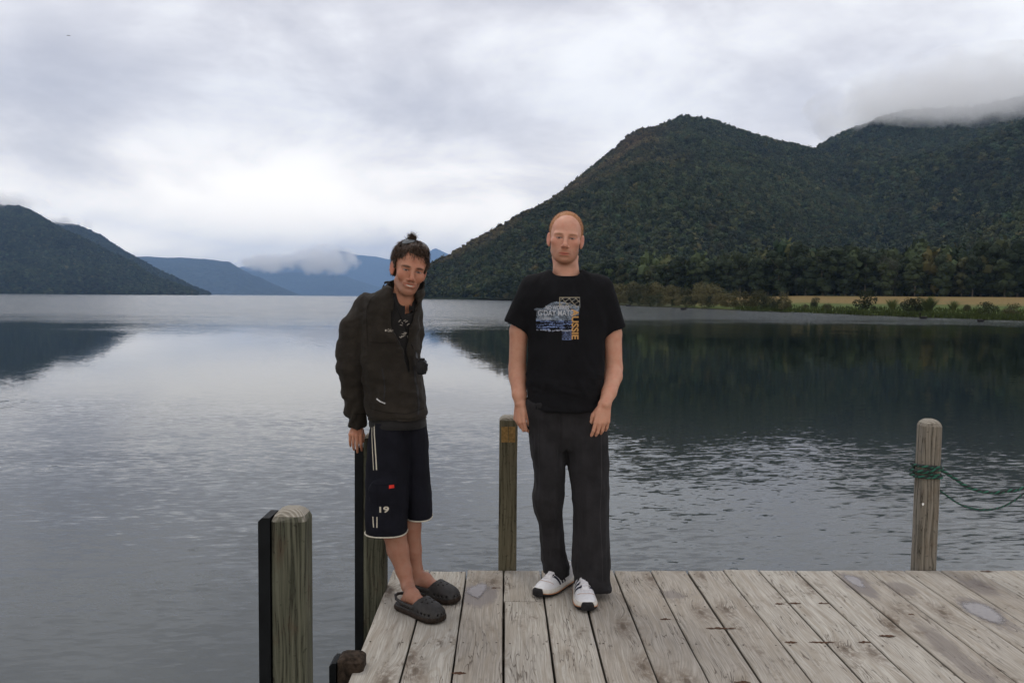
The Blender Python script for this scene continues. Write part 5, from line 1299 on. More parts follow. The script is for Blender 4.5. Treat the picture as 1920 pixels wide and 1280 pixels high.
keepv = (rock & np.where(lower, (np.sin(gyf * 1.15 + n1 * 2.2) > 0.05) & (n2 > -0.35), n2 > -0.75)) | (foot_ & (np.sin(gyf * 2.6) + n2 > -0.1)) | linebox
colr = np.where((gyf < 601)[:, None], [0.115, 0.14, 0.175], [0.10, 0.14, 0.27]) * (1 + 0.75 * n1[:, None] + 0.5 * n2[:, None])
colr = np.where(foot_[:, None], np.array([0.09, 0.12, 0.22]) * (1 + .5 * n2[:, None]), colr); colr = np.where(linebox[:, None], [0.26, 0.22, 0.15], colr)
colr = np.where((rock & (np.abs(gyf - 619.5) < 1.6))[:, None], [0.32, 0.34, 0.40], colr)
F = []
for j in range(nyp - 1):
    for i in range(nxp - 1):
        a = j * nxp + i; qd = (a, a + nxp, a + nxp + 1, a + 1)
        if keepv[a] and all(ok[t_] for t_ in qd): F.append(qd)
m_pr, g, b = material('picture_print'); g.put(b.inputs['Base Color'], g.n('ShaderNodeAttribute', {'attribute_name': 'Col'}).outputs['Color']); b.inputs['Roughness'].default_value = 0.85
put('picture_print', me_np('picture_print', np.array(V2), F, m_pr, False, np.clip(colr, 0, 1)), tee)

# ---- sweatpants
M_pants = cloth_mat('charcoal_jersey', (0.0190, 0.0182, 0.0200), 0.3, 0.95, 700, 0.03)
xs = axis(T(975, 600)[0], T(1158, 600)[0], [], 1, 0.0042); ys2 = axis(TY - 0.20, TY + 0.24, [], 1, 0.0045); zs2 = axis(T(0, 1105)[2], T(0, 738)[2], [], 1, 0.0045)
S = Sculpt(xs, ys2, zs2)
lg = [(752, 988, 1066, .118, 0), (800, 992, 1062, .108, 0), (850, 996, 1061, .100, -.01), (875, 1000, 1061, .095, -.015), (905, 1002, 1060, .090, -.015), (930, 998.5, 1058, .095, -.01), (955, 1001, 1056, .092, 0.01), (982, 1010.5, 1056.5, .085, .035), (1010, 1012, 1060, .088, .055), (1042, 1013, 1063, .090, .075), (1066, 1017, 1067, .095, .09), (1086, 1021, 1069, .100, .095)]
rg_ = [(752, 1052, 1132, .118, 0), (780, 1054, 1138, .115, 0), (810, 1056, 1140, .110, -.005), (874, 1063, 1140, .102, -.015), (908, 1071, 1140, .098, -.025), (948, 1076, 1140.5, .096, -.03), (995, 1074.5, 1141, .095, -.03), (1036, 1071.5, 1142, .100, -.03), (1069, 1074, 1142.5, .104, -.03), (1094, 1077, 1143.5, .106, -.03)]
S.loft(sec_px(lg, TY), 0.006, n=2.2); S.loft(sec_px(rg_, TY), 0.008, n=2.2)
S.loft(sec_px([(745, 990, 1128, .125, 0), (780, 992, 1137, .122, 0), (815, 1000, 1128, .108, 0), (838, 1020, 1105, .08, 0)], TY), 0.02)
for c_, (cx, py, r0, dy) in (('l', (1045, 1086, .050, .095)), ('r', (1110.5, 1094, .072, -.03))):
    q = P(cx, py, TY); S.ell((q[0], TY + dy, q[2] - 0.03), (r0, 0.088, 0.07), 0.002, 's')
Vp, Qp = S.mesh(relax=2); Np = vnormals(Vp, Qp); xc = Vp[:, 0]; zc_ = Vp[:, 2]
g1 = fbm(np.c_[xc * 34, Vp[:, 1] * 20, zc_ * 2.6], 3, 3); g2 = fbm(np.c_[xc * 9, Vp[:, 1] * 9, (zc_ + xc * .5) * 15], 3, 5) * (0.35 + np.clip((0.30 - zc_) * 4, 0, 1) + np.clip((zc_ - 0.72) * 3, 0, .5))
cr_ = np.exp(-((xc - T(1057, 0)[0] + (zc_ - T(0, 850)[2]) * 0.02) / 0.010) ** 2) * (zc_ > T(0, 862)[2]) * (Vp[:, 1] < TY)
Vp = Vp + Np * (0.0060 * g1 + 0.0070 * g2 - 0.007 * cr_)[:, None]
pants = put('sweatpants', me_np('sweatpants', Vp, Qp, M_pants), man)
bvp = bvh_of(Vp, Qp)
V, F = strip_decal(bvp, [(1127, 790), (1128, 900), (1124, 960), (1128, 1030), (1129, 1086)], 0.0022, TY - 0.1, off=0.0012, n=70); put('side_seam', me_np('side_seam', V, F, cloth_mat('seam_grey', (0.04, 0.037, 0.04)), True), pants)

# ---- trainers
M_wht = plain('white_leather', (0.66, 0.66, 0.68), 0.5, 0.06, 60, 0.4, 0.15); M_mid = plain('midsole', (0.58, 0.55, 0.50), 0.6, 0.08, 80); M_out = plain('outsole', (0.018, 0.017, 0.018), 0.7, 0.3, 80)
M_nvy = plain('navy_stripe', (0.012, 0.014, 0.03), 0.5, 0.1, 80); M_edge = plain('rust_edge', (0.42, 0.20, 0.10), 0.7); M_lace = plain('laces', (0.62, 0.60, 0.62), 0.8, 0.1, 300)
ST = np.array([(-.205, .010, .012), (-.198, .026, .026), (-.185, .037, .036), (-.16, .0455, .044), (-.12, .050, .052), (-.08, .048, .066), (-.04, .0425, .086), (0, .038, .100), (.04, .0355, .104), (.07, .032, .098), (.085, .022, .080), (.090, .008, .05)])
def outline(off=0.0, n=60, y0=-.205, y1=.09):
    t = np.linspace(0, math.pi, n // 2); y = (y0 + y1) / 2 - (y1 - y0) / 2 * np.cos(t); w = np.interp(y, ST[:, 0], ST[:, 1]) 
    w[0] = w[-1] = 0.0; bend = lambda yy: 0.008 * np.sin((yy + .05) * 12)
    r = [(ww + off * (ww > 0), yy) for ww, yy in zip(w, y)] + [(-ww - off * (ww > 0), yy) for ww, yy in zip(w[::-1], y[::-1])]
    c = np.array(r); c[:, 1] = np.where(np.abs(c[:, 0]) < 1e-6, c[:, 1] + np.sign(c[:, 1]) * off, c[:, 1]); return c
def slab(zs_offs, mirror=1, spring=0.012):
    V = []; n = None
    for z, off in zs_offs:
        o_ = outline(off); n = len(o_); V += [(x * mirror, y, z + spring * max(0, (-y - 0.12) / 0.085) ** 2 + 0.004 * max(0, (y - .05) / .04)) for x, y in o_]
    F = [(i * n + k, i * n + (k + 1) % n, (i + 1) * n + (k + 1) % n, (i + 1) * n + k) for i in range(len(zs_offs) - 1) for k in range(n)]
    F += [tuple(range(n - 1, -1, -1)), tuple((len(zs_offs) - 1) * n + k for k in range(n))]; return V, F
def trainer(loc, yaw, name='trainer', label=None, parent=None):
    A_ = axis(-.07, .07, [], 1, .003); B_ = axis(-.22, .11, [], 1, .003); C__ = axis(.0, .15, [], 1, .003); U = Sculpt(A_, B_, C__)
    U.loft([(y, 0, 0.020, w - 0.001, h) for y, w, h in ST], 0.005, n=2.3, ax=1)
    U.ell((0, 0.035, 0.125), (.026, .042, .045), 0.006, 's')
    U.op(lambda x, y, z: z - 0.018 + 0 * x + 0 * y, [(0, -.06, 0)], 0.14, 0.0, 's')
    U.cone((0, -.115, 0.078), (0, -.035, 0.108), .007, .009, 0.006, flat=((1, 0, 0), 0.45))
    V, Q = U.mesh(relax=1); b_ = bvh_of(V, Q); Rz = np.array([[math.cos(yaw), -math.sin(yaw), 0], [math.sin(yaw), math.cos(yaw), 0], [0, 0, 1]])
    X = lambda v: np.asarray(v, float) @ Rz.T + np.asarray(loc)
    up = put(name, me_np(name, X(V), Q, M_wht), parent, label=label)
    V1, F1_ = slab([(0.012, .003), (0.020, .006), (0.030, .003), (0.034, -.001)]); put('midsole', me_np('midsole', X(V1), F1_, M_mid), up)
    V1, F1_ = slab([(0.0, .0), (0.003, .004), (0.011, .006), (0.0125, .004)]); put('outsole', me_np('outsole', X(V1), F1_, M_out), up)
    V1, F1_ = slab([(0.0118, .0055), (0.0122, .0072), (0.0145, .0072), (0.0150, .0055)]); put('sole_edge', me_np('sole_edge', X(V1), F1_, M_edge), up)
    # toe bumper: rubber of the outsole turned up over the toe
    V1 = []; n = 17
    for z, f_, yo in ((0.001, 1.0, 0.0), (0.014, 1.02, -.001), (0.028, .98, .000), (0.036, .86, .006), (0.037, .80, .012)):
        for t in np.linspace(-1, 1, n):
            x = t * .030 * f_; yb = float(np.interp(abs(x), [0, .01, .026, .037], [-.2170, -.2160, -.2090, -.1960]))
            V1.append((x, yb + yo, z + .010 + (-.004 * t ** 4 if z > .02 else 0)))
    F1_ = [(i * n + k, i * n + k + 1, (i + 1) * n + k + 1, (i + 1) * n + k) for i in range(4) for k in range(n - 1)]
    put('toe_bumper', me_np('toe_bumper', X(V1), F1_, M_out), up)
    for e in (-1, 1):
        for k in range(3):
            v2 = []; good = []
            for t in np.linspace(0, 1, 12):
                al = math.radians(2 + 70 * t)
                for w in (-.0072, .0072):
                    y = -.100 + k * .0265 + (1 - t) * .024 + w; o_ = Vector((e * .2 * math.cos(al), y, .036 + .2 * math.sin(al))); dr = Vector((-e * math.cos(al), 0, -math.sin(al)))
                    h_ = b_.ray_cast(o_, dr, 1.0); good.append(h_[0] is not None); v2.append(tuple(h_[0] - dr * .0013) if h_[0] is not None else (0, 0, 0))
            F1_ = [(2 * i, 2 * i + 1, 2 * i + 3, 2 * i + 2) for i in range(11) if all(good[2 * i:2 * i + 4])]
            if F1_: put('stripe', me_np('stripe', X(v2), F1_, M_nvy), up)
    for k in range(6):
        y0 = -.128 + k * .017; pts = [(x, y0 + 0.25 * abs(x) + 0.006 * (k % 2) * x / .02, .3) for x in np.linspace(-.023, .023, 9)]; v2, ok = project(b_, pts, (0, 0, -1), .002)
        V1, F1_ = tube(v2, .0022, 5); put('lace', me_np('lace', X(V1), F1_, M_lace), up)
    for e in (-1, 1):
        lp = [(e * (.002 + .014 * math.sin(a)), -.040 - .014 * math.cos(a) * .6, .122 + .010 * math.sin(a)) for a in np.linspace(0, 3.1, 12)]
        V1, F1_ = tube(lp, .0019, 5); put('lace', me_np('lace', X(V1), F1_, M_lace), up)
    pts = [(x, -.150 + 14.0 * x * x, .3) for x in np.linspace(-.040, .040, 21)]; v2, ok = project(b_, pts, (0, 0, -1), .0006); V1, F1_ = tube(v2, .0010, 4); put('toe_seam', me_np('toe_seam', X(V1), F1_, M_edge), up)
    return up
def aim(toe, heel): d = np.array(toe)[:2] - np.array(heel)[:2]; return math.atan2(d[0], -d[1])
toe = onz(1098, 1149); toe[1] += 0.01
yw = -0.02; hl = toe + np.array([math.sin(-yw) * 0, 0.20, 0])
trainer((toe[0] + 0.003, toe[1] + 0.20, 0.002), 0.03, parent=man)
toe2 = onz(1008, 1121); heel2 = onz(1062, 1094); yaw2 = aim(toe2, heel2); print('shoe yaw', yaw2)
yaw2 = -0.62; d2 = np.array([math.sin(yaw2), -math.cos(yaw2), 0]); trainer(tuple(toe2 - d2 * 0.205 + np.array([0, 0, 0.002])), yaw2, parent=man)
# dark keyring held in the fingers
kr_ = T(990, 799, -0.02); ke = empty('keyring', tuple(kr_), 'small dark keyring held in the fingers of the man in the t-shirt', 'keyring')
M_key = plain('dark_plastic', (0.012, 0.012, 0.014), 0.35, 0.3, 90); M_steel = plain('steel', (0.35, 0.35, 0.36), 0.3, 0.1, 90, metal=1.0)
bm = bmesh.new(); bmesh.ops.create_uvsphere(bm, u_segments=12, v_segments=8, radius=1)
for v in bm.verts: v.co = (v.co.x * .011 + kr_[0] + .002, v.co.y * .008 + kr_[1], v.co.z * .017 + kr_[2] - .004)
put('fob', bm_mesh('fob', bm, M_key, True), ke)
V, F = tube([(kr_[0] + .004 + .010 * math.cos(a), kr_[1] - .008, kr_[2] + .012 + .010 * math.sin(a)) for a in np.linspace(0, 6.28, 18)], .0012, 5); put('ring', me_np('ring', V, F, M_steel), ke)
# ================================================================== MAN IN THE BROWN JACKET
JY = 3.80
def J(px, py, dy=0.0): return P(px, py, JY + dy)
man2 = empty('person', (J(765, 1100)[0], JY, 0.0), 'dark-haired man in brown fleece jacket and navy shorts leaning on a post', 'person')
H2R = rotm(math.radians(11.5), math.radians(18), math.radians(1)); H2C = J(767.5, 504, -0.05); H2K = 0.925
hx, hy, hz = H2C
wj = P(670, 797, 3.925)
xs = axis(J(620, 600)[0], J(880, 600)[0], [(wj[0] - 0.05, wj[0] + 0.06), (hx - 0.10, hx + 0.11)], 0.0024, 0.0055)
ys = axis(3.50, 4.08, [(3.61, 3.92)], 0.0028, 0.006)
zs = axis(0.012, J(0, 445)[2], [(wj[2] - 0.12, wj[2] + 0.03), (hz - 0.16, hz + 0.16)], 0.0024, 0.006)
S = Sculpt(xs, ys, zs)
S.loft([(J(0, 810)[2], J(742, 0)[0], 3.86, 0.11, 0.09), (J(0, 700)[2], J(735, 0)[0], 3.85, 0.11, 0.09), (J(0, 600)[2], J(728, 0)[0], 3.85, 0.10, 0.075), (J(0, 578)[2], J(735, 0)[0], 3.84, 0.07, 0.055)], 0.02)
S.chain([J(763, 528, -.03), J(756, 562, -.02), J(754, 580, -.005), J(748, 598, .045)], [0.052, 0.050, 0.042, 0.035], 0.012)
S.chain([J(757, 530, -.06), J(752, 572, -.05)], [0.013, 0.012], 0.02)
S.chain([J(690, 600, .03), J(655, 695, .01), P(668, 780, 3.90), wj], [0.045, 0.035, 0.03, 0.027], 0.01)
S.chain([J(764, 605, .07), J(765, 675, .10), J(752, 745, .07)], [0.032, 0.026, 0.024], 0.01)
hand(S, wj, np.array([0.03, -0.84, -0.42]), np.array([0, -0.42, 0.84]), np.array([1, 0, 0]), ((.95, .45, .25), (.95, .35, .2), (.98, .45, .25), (1.0, .5, .3)), (0.35, 0.0), 0.86, 0.03)
CL = []
for tp, hp in (((829, 1168), (755, 1141)), ((859, 1131), (788, 1114))):
    t_ = onz(*tp); h_ = onz(*hp); d_ = norm((t_ - h_) * np.array([1, 1, 0])); CL.append((t_, h_, d_, float(np.linalg.norm((t_ - h_)[:2]))))
ANK = [t_ - d_ * 0.190 + np.array([0, 0, 0.080]) for t_, h_, d_, L_ in CL]
# legs: front (his right) and back
S.chain([J(726, 830, .04), J(728, 955, -.02), J(739, 995, -.02), J(746, 1030, -.02), J(757, 1068, -.03), J(765, 1098, -.05), ANK[0]], [0.075, 0.058, 0.053, 0.049, 0.036, 0.029, 0.029], 0.015)
S.chain([J(765, 830, .09), J(770, 950, .07), J(772, 985, .07), J(774, 1030, .08), J(780, 1068, .08), J(787, 1092, .07), ANK[1]], [0.072, 0.050, 0.043, 0.040, 0.031, 0.027, 0.027], 0.015)
S.cone(J(751, 1040, .02), J(757, 1060, -.0), 0.030, 0.018, 0.02)
# feet
print('clog lengths', [c[3] for c in CL])
for (t_, h_, d_, L_), an in zip(CL, ANK):
    S.cone(an, t_ - d_ * 0.232 + np.array([0, 0, 0.042]), 0.029, 0.026, 0.02); S.chain([an - np.array([0, 0, .008]), t_ - d_ * 0.125 + np.array([0, 0, 0.050]), t_ - d_ * 0.065 + np.array([0, 0, 0.036])], [0.028, 0.028, 0.022], 0.02)
offsets(-0.006, -0.009, -0.0065)
S.frame(H2R, H2C, H2K); head(S, 1.0, 0.82, 1.05); S.frame()
V2s, Q2s = S.mesh(relax=1)
M_skin2 = skin_mat('tanned_skin')
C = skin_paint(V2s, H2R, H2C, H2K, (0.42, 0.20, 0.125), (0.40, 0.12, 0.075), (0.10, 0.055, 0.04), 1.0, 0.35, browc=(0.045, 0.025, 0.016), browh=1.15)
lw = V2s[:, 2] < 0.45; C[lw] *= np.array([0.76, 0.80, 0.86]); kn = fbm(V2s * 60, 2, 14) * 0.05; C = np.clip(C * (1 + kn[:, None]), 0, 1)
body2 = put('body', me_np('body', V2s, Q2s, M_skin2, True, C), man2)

# ---- hair
M_dark = hair_mat('dark_brown_hair', (0.016, 0.009, 0.006), (0.060, 0.034, 0.020), 0.45)
M_dark_tip = hair_mat('brown_hair_ends', (0.028, 0.016, 0.010), (0.085, 0.048, 0.028), 0.45)
xs = axis(hx - 0.13, hx + 0.13, [], 1, 0.0028); ys2 = axis(hy - 0.14, hy + 0.16, [], 1, 0.003); zs2 = axis(hz - 0.10, hz + 0.17, [], 1, 0.0028)
H = Sculpt(xs, ys2, zs2); H.frame(H2R, H2C, H2K)
H.ell((0, 0.022, 0.046), (0.087, 0.105, 0.096), 0.01)
H.ell((0, 0.045, 0.00), (0.083, 0.080, 0.080), 0.01)
H.ell((0.012, -0.035, 0.105), (0.055, 0.055, 0.028), 0.02)
for e in (-1, 1): H.cone((e * 0.078, -0.012, 0.045), (e * 0.0775, -0.012, -0.002), 0.012, 0.007, 0.01)
H.op(lambda x, y, z: np.maximum(y + 0.022 - 0.2 * np.clip(z - 0.03, 0, .1), z - 0.050 + 0.10 * np.abs(x - 0.01)) + 0 * x, [(0, -0.05, -0.02), (0, -0.1, 0.04)], 0.10, 0.006, 's')
H.op(lambda x, y, z: np.maximum(y + 0.035, z - 0.02) + 0 * x, [(0, -0.05, -0.05)], 0.10, 0.004, 's')
H.op(lambda x, y, z: np.maximum(z - 0.012 + 0 * y, y - 0.035) + 0 * x, [(0, 0, -0.05)], 0.13, 0.004, 's')
for e in (-1, 1): H.cone((e * 0.076, -0.018, 0.03), (e * 0.075, -0.016, -0.006), 0.009, 0.005, 0.006)
H.op(lambda x, y, z: z + 0.062 - 0.3 * np.clip(y, 0, .1) + 0 * x, [(0, 0, -0.1)], 0.13, 0.004, 's')
for e in (-1, 1): H.ell((e * 0.084, 0.012, -0.016), (0.014, 0.022, 0.034), 0.003, 's')
Vh, Qh = H.mesh(relax=1)
Lh = ((Vh - H2C) @ H2R) / H2K; Nh = vnormals(Vh, Qh)
ang = np.arctan2(Lh[:, 0], -(Lh[:, 1] - 0.03)); tex = fbm(np.c_[ang * 9, Lh[:, 2] * 14, Lh[:, 1] * 14], 3, 6)
Vh = Vh + Nh * (tex * 0.0042)[:, None]
hair2 = put('hair', me_np('hair', Vh, Qh, M_dark), man2)
out_ = np.linalg.norm((Lh - np.array([0, 0.022, 0.04])) / np.array([0.079, 0.099, 0.090]), axis=1) > 1.02
out_ &= (Lh[:, 2] > 0.028) | (Lh[:, 1] > 0.050)
dl_ = Lh - np.array([0, 0.022, 0.046]); dl_ = dl_ / np.linalg.norm(dl_, axis=1)[:, None]
for e in (-1, 1): out_ &= (dl_ @ norm((e * 0.44 + 0.10, -0.56, 0.74))) < 0.93
ids = np.where(out_)[0]; rh = np.random.default_rng(9); pick = rh.choice(ids, 5200); Lp = Lh[pick]
crown_l = np.array([0.01, 0.03, 0.15]); away = Lp - crown_l; away /= np.linalg.norm(away, axis=1)[:, None]
dl = away + 0.35 * (Nh[pick] @ H2R) + rh.normal(0, 0.28, (len(pick), 3)); dw = dl @ H2R.T
ln = (0.012 + 0.016 * rh.random(len(pick))) * np.clip(0.55 + Lp[:, 2] * 6, 0.5, 1.1)
put('hair_strands', blades(Vh[pick] - Nh[pick] * 0.002, dw, ln, 0.0020, M_dark_tip, 'strands', man2, rh, droop=0.5), man2, kind='stuff')
# fringe and the tuft that stands up behind the sunglasses
roots = []; dd_ = []; ll = []
for k in range(1500):
    x = rh.uniform(-0.070, 0.074); L0 = np.array([x, -0.066 + 0.35 * abs(x) - 0.004 * rh.random(), 0.070 - 0.16 * abs(x) + 0.012 * rh.random()]); roots.append(H2C + H2K * (H2R @ L0)); v = np.array([x * 3 + rh.normal(0, .25) + 0.2, -0.55 + rh.normal(0, .15), -0.75]); dd_.append(H2R @ v); ll.append(0.010 + 0.014 * rh.random())
tuft0 = np.array([-0.022, -0.020, 0.134])
for k in range(420):
    cl = rh.integers(0, 5); cd_ = [(-0.55, -.1, .8), (-0.2, 0, 1), (0.15, .1, 1), (0.5, 0, .85), (0.0, -.3, .9)][cl]
    L0 = tuft0 + rh.normal(0, 0.008, 3); roots.append(H2C + H2K * (H2R @ L0)); dd_.append(H2R @ (np.array(cd_) + rh.normal(0, .13, 3))); ll.append(0.020 + 0.020 * rh.random())
put('fringe', blades(roots, dd_, ll, 0.0022, M_dark, 'fringe', man2, rh, droop=0.15), man2, kind='stuff')

# ---- sunglasses pushed up on the hair
M_lens = plain('grey_lens', (0.10, 0.11, 0.12), 0.12, 0.1, 60, 0.6); M_frame = plain('dark_frame', (0.015, 0.015, 0.017), 0.3, 0.1, 60)
g0 = H2C + H2K * (H2R @ np.array([0.0, -0.045, 0.125])); gl = empty('sunglasses', tuple(g0), 'sunglasses with grey lenses pushed up on the dark hair', 'sunglasses')
def h2w(v): return H2C + H2K * (H2R @ np.asarray(v, float))
def on_hair(d, lift=1.0):
    d = norm(d); c = np.array([0, 0.022, 0.046]); r = np.array([0.087, 0.105, 0.096]); return c + d / np.linalg.norm(d / r) * lift
gc = 0.10
for e in (-1, 1):
    V = []; nth = 20; c_d = norm((e * 0.44 + gc, -0.50, 0.74)); u_ = norm(np.cross(c_d, (0, 0.8, 0.6))) * (1 if True else -1); v_ = norm(np.cross(u_, c_d))
    for r_ in (0, .5, 1):
        for a in np.arange(nth) * 2 * math.pi / nth:
            dd = c_d * 1.0 + u_ * r_ * 0.31 * math.cos(a) + v_ * r_ * 0.19 * math.sin(a); V.append(h2w(on_hair(dd, 1.14 + .06 * (1 - r_ * r_))))
    F = [(i * nth + k, i * nth + (k + 1) % nth, (i + 1) * nth + (k + 1) % nth, (i + 1) * nth + k) for i in range(2) for k in range(nth)]
    put('lens', me_np('lens', V, F, M_lens), gl)
    rimp = [V[2 * nth + k % nth] for k in range(nth + 1)]; v_, f_ = tube(rimp, 0.0014, 6); put('rim', me_np('rim', v_, f_, M_frame), gl)
    v_, f_ = tube([h2w(on_hair((e * 0.68 + gc, -0.45, 0.62), 1.10)), h2w(on_hair((e * 0.9 + gc, -0.1, 0.45), 1.05)), h2w(on_hair((e * 0.95, 0.3, 0.35), 1.02)), h2w(on_hair((e * 0.9, 0.6, 0.15), 1.0))], 0.0018, 6); put('temple', me_np('temple', v_, f_, M_frame), gl)
v_, f_ = tube([h2w(on_hair((gc + x, -0.53, 0.76), 1.12)) for x in (-0.1, 0, 0.1)], 0.002, 6); put('bridge', me_np('bridge', v_, f_, M_frame), gl)

# ---- fleece jacket
M_flc = cloth_mat('brown_fleece', (0.0240, 0.0200, 0.0160), 0.25, 0.97, 520, 0.05)
xs = axis(J(622, 600)[0], J(812, 600)[0], [], 1, 0.0042); ys2 = axis(3.58, 4.06, [], 1, 0.0046); zs2 = axis(J(0, 806)[2], J(0, 515)[2], [], 1, 0.0042)
S = Sculpt(xs, ys2, zs2)
rows = [(541, 716, 784, .070, .0), (549, 694, 789, .088, .005), (560, 678, 791, .105, .01), (580, 668, 791, .120, .02), (610, 666, 788, .128, .03), (650, 668, 782, .132, .04), (690, 672, 784, .136, .045), (730, 678, 793, .140, .05), (760, 684, 798, .142, .05), (776, 688, 799, .142, .05), (786, 690, 797, .136, .05)]
S.loft(sec_px(rows, JY, J), 0.012, n=2.3)
# sleeves
slv = [(J(686, 575, .02), .058), (J(664, 606, .0), .064), (J(655.5, 650, -.01), .060), (J(655.5, 690, -.015), .057), (J(661, 735, .02), .051), (P(667, 768, 3.86), .048), (P(670, 782, 3.88), .042)]
S.cone(slv[0][0], slv[1][0], slv[0][1], slv[1][1], 0.035); S.chain([q for q, r_ in slv][1:], [r_ for q, r_ in slv][1:], 0.012)
cuffa, cuffb = P(670, 781, 3.885), P(671, 795, 3.905)
axc = norm(cuffb - cuffa)
def cuff(x, y, z):
    u = x - cuffa[0], y - cuffa[1], z - cuffa[2]; t = u[0] * axc[0] + u[1] * axc[1] + u[2] * axc[2]; q = np.sqrt(np.maximum(u[0] ** 2 + u[1] ** 2 + u[2] ** 2 - t * t, 0))
    return np.maximum(q - 0.0425, np.maximum(-t, t - np.linalg.norm(cuffb - cuffa)))
S.op(cuff, [cuffa, cuffb], 0.045, 0.004)
S.cone(cuffb - axc * 0.012, cuffb + axc * 0.03, 0.034, 0.035, 0.002, 's')
S.chain([J(772, 590, .05), J(772, 625, .09), J(768, 670, .10), J(760, 730, .06)], [.050, .046, .042, .042], 0.015)
# arm/torso crease
S.chain([J(686, 640, -.085), J(684, 690, -.09), J(686, 740, -.09)], [.006, .009, .006], 0.012, mode='s')
# waistband: gathered hem
zb1 = J(0, 786)[2]; S.loft([(zb1 - 0.01, J(744, 0)[0], JY + .05, .118, .115), (zb1 + 0.02, J(744, 0)[0], JY + .05, .120, .118)], 0.002, 's')
# standing collar
cc0 = J(757, 556, 0.0)
def collar(x, y, z):
    h = z - (cc0[2] - 0.035 + (y - cc0[1]) * 0.30); cx = cc0[0] + 0.15 * h - 0.004; cy_ = cc0[1] + 0.01 - 0.12 * h
    r_ = np.sqrt(((x - cx) / 0.080) ** 2 + ((y - cy_) / 0.076) ** 2); d = (r_ - (1 + h * 0.9)) * 0.078
    return np.maximum(np.abs(d) - 0.0058, np.maximum(-h - .02, h - 0.098 + 0.35 * np.clip(cc0[1] - y, 0, .1)))
S.op(collar, [cc0 + np.array([0, 0, -.03]), cc0 + np.array([0, 0, .10])], 0.10, 0.004)
nk2 = J(757, 548, 0.0)
S.op(lambda x, y, z: np.maximum((np.sqrt(((x - cc0[0]) / 0.072) ** 2 + ((y - cc0[1] - 0.01) / 0.068) ** 2) - 1) * 0.07, -(z - (cc0[2] - 0.040 + (y - cc0[1]) * 0.3))), [cc0, cc0 + np.array([0, 0, .09])], 0.09, 0.004, 's')
# open front
vz = np.array([J(0, py)[2] for py in (690, 675, 645, 623, 592, 562, 545, 520)]); vl = np.array([J(x, 600)[0] for x in (769, 766, 757, 745, 737, 735, 737, 744)]); vr = np.array([J(x, 600)[0] for x in (770, 769, 766, 769, 776, 783, 782, 780)])
def vcut(x, y, z, Fd):
    zl = np.interp(z.ravel(), vz, vl).reshape(z.shape) + 0 * x; zr_ = np.interp(z.ravel(), vz, vr).reshape(z.shape) + 0 * x
    d = np.maximum(np.maximum(zl - x, x - zr_), y - (cc0[1] - 0.012)); d = np.maximum(d, vz[0] - z)
    d = np.maximum(d, -(Fd + 0.024)); return -smin(-Fd, d, 0.004)
S.op(vcut, [J(735, 690), J(790, 520), J(735, 520, -.2), J(790, 690, .2)], 0.02, 0.0, 'f')
# turned-back lapels
S.chain([J(716, 540, .02), J(722, 541, -.03), J(729, 551, -.065), J(734, 566, -.085), J(735, 580, -.095)], [.010, .012, .013, .012, .006], 0.006)
S.chain([J(792, 548, .03), J(790, 556, -.02), J(786, 568, -.055), J(781, 584, -.075)], [.009, .012, .013, .006], 0.006)
S.chain([J(713, 545, .03), J(722, 531, .05), J(745, 526, .07), J(775, 530, .07), J(792, 545, .04)], [.009, .009, .009, .009, .009], 0.012)
Vj, Qj = S.mesh(relax=1)
Nj = vnormals(Vj, Qj); x_, y__, z__ = Vj.T; sleeve_m = 1 / (1 + np.exp((x_ - J(684, 0)[0]) * 140))
f1 = fbm(np.c_[x_ * 10 + z__ * 5, y__ * 6, z__ * 16 - x_ * 6], 3, 3); f2 = fbm(np.c_[x_ * 14, y__ * 10, z__ * 4.5], 3, 7)
low = np.clip((J(0, 735)[2] - z__) * 9, 0, 1); up_ = 1 - low * .4
f3 = 0.6 - np.abs(fbm(np.c_[x_ * 7 + z__ * 7, y__ * 5, z__ * 13], 2, 19)) * 1.5
band_ = np.exp(-((z__ - J(0, 776)[2]) / 0.004) ** 2) * (1 - sleeve_m)
f4 = 0.5 - np.abs(fbm(np.c_[x_ * 5 - z__ * 6, y__ * 5, z__ * 9 + x_ * 5], 2, 29)) * 1.5
Vj = Vj + Nj * (0.0060 * f1 + 0.0070 * f2 + (0.0060 * f3) * (1 - sleeve_m * .3) + 0.0075 * f4 - 0.005 * band_ + 0.004 * sleeve_m * np.sin((z__ - x_ * 1.2) * 70 + f2 * 3) * np.clip((J(0, 700)[2] - z__) * 6, 0, 1))[:, None]
jk = put('jacket', me_np('jacket', Vj, Qj, M_flc), man2); bvj = bvh_of(Vj, Qj)
M_seam = plain('dark_seam', (0.012, 0.010, 0.009), 0.95, 0.2, 90); M_zip = plain('zip', (0.02, 0.02, 0.022), 0.4, 0.3, 300); M_pull = plain('reflective_pull', (0.55, 0.55, 0.56), 0.4, 0.1, 200); M_emb = plain('cream_thread', (0.42, 0.38, 0.33), 0.8, 0.1, 400)  # jacket seams are plain dark lines
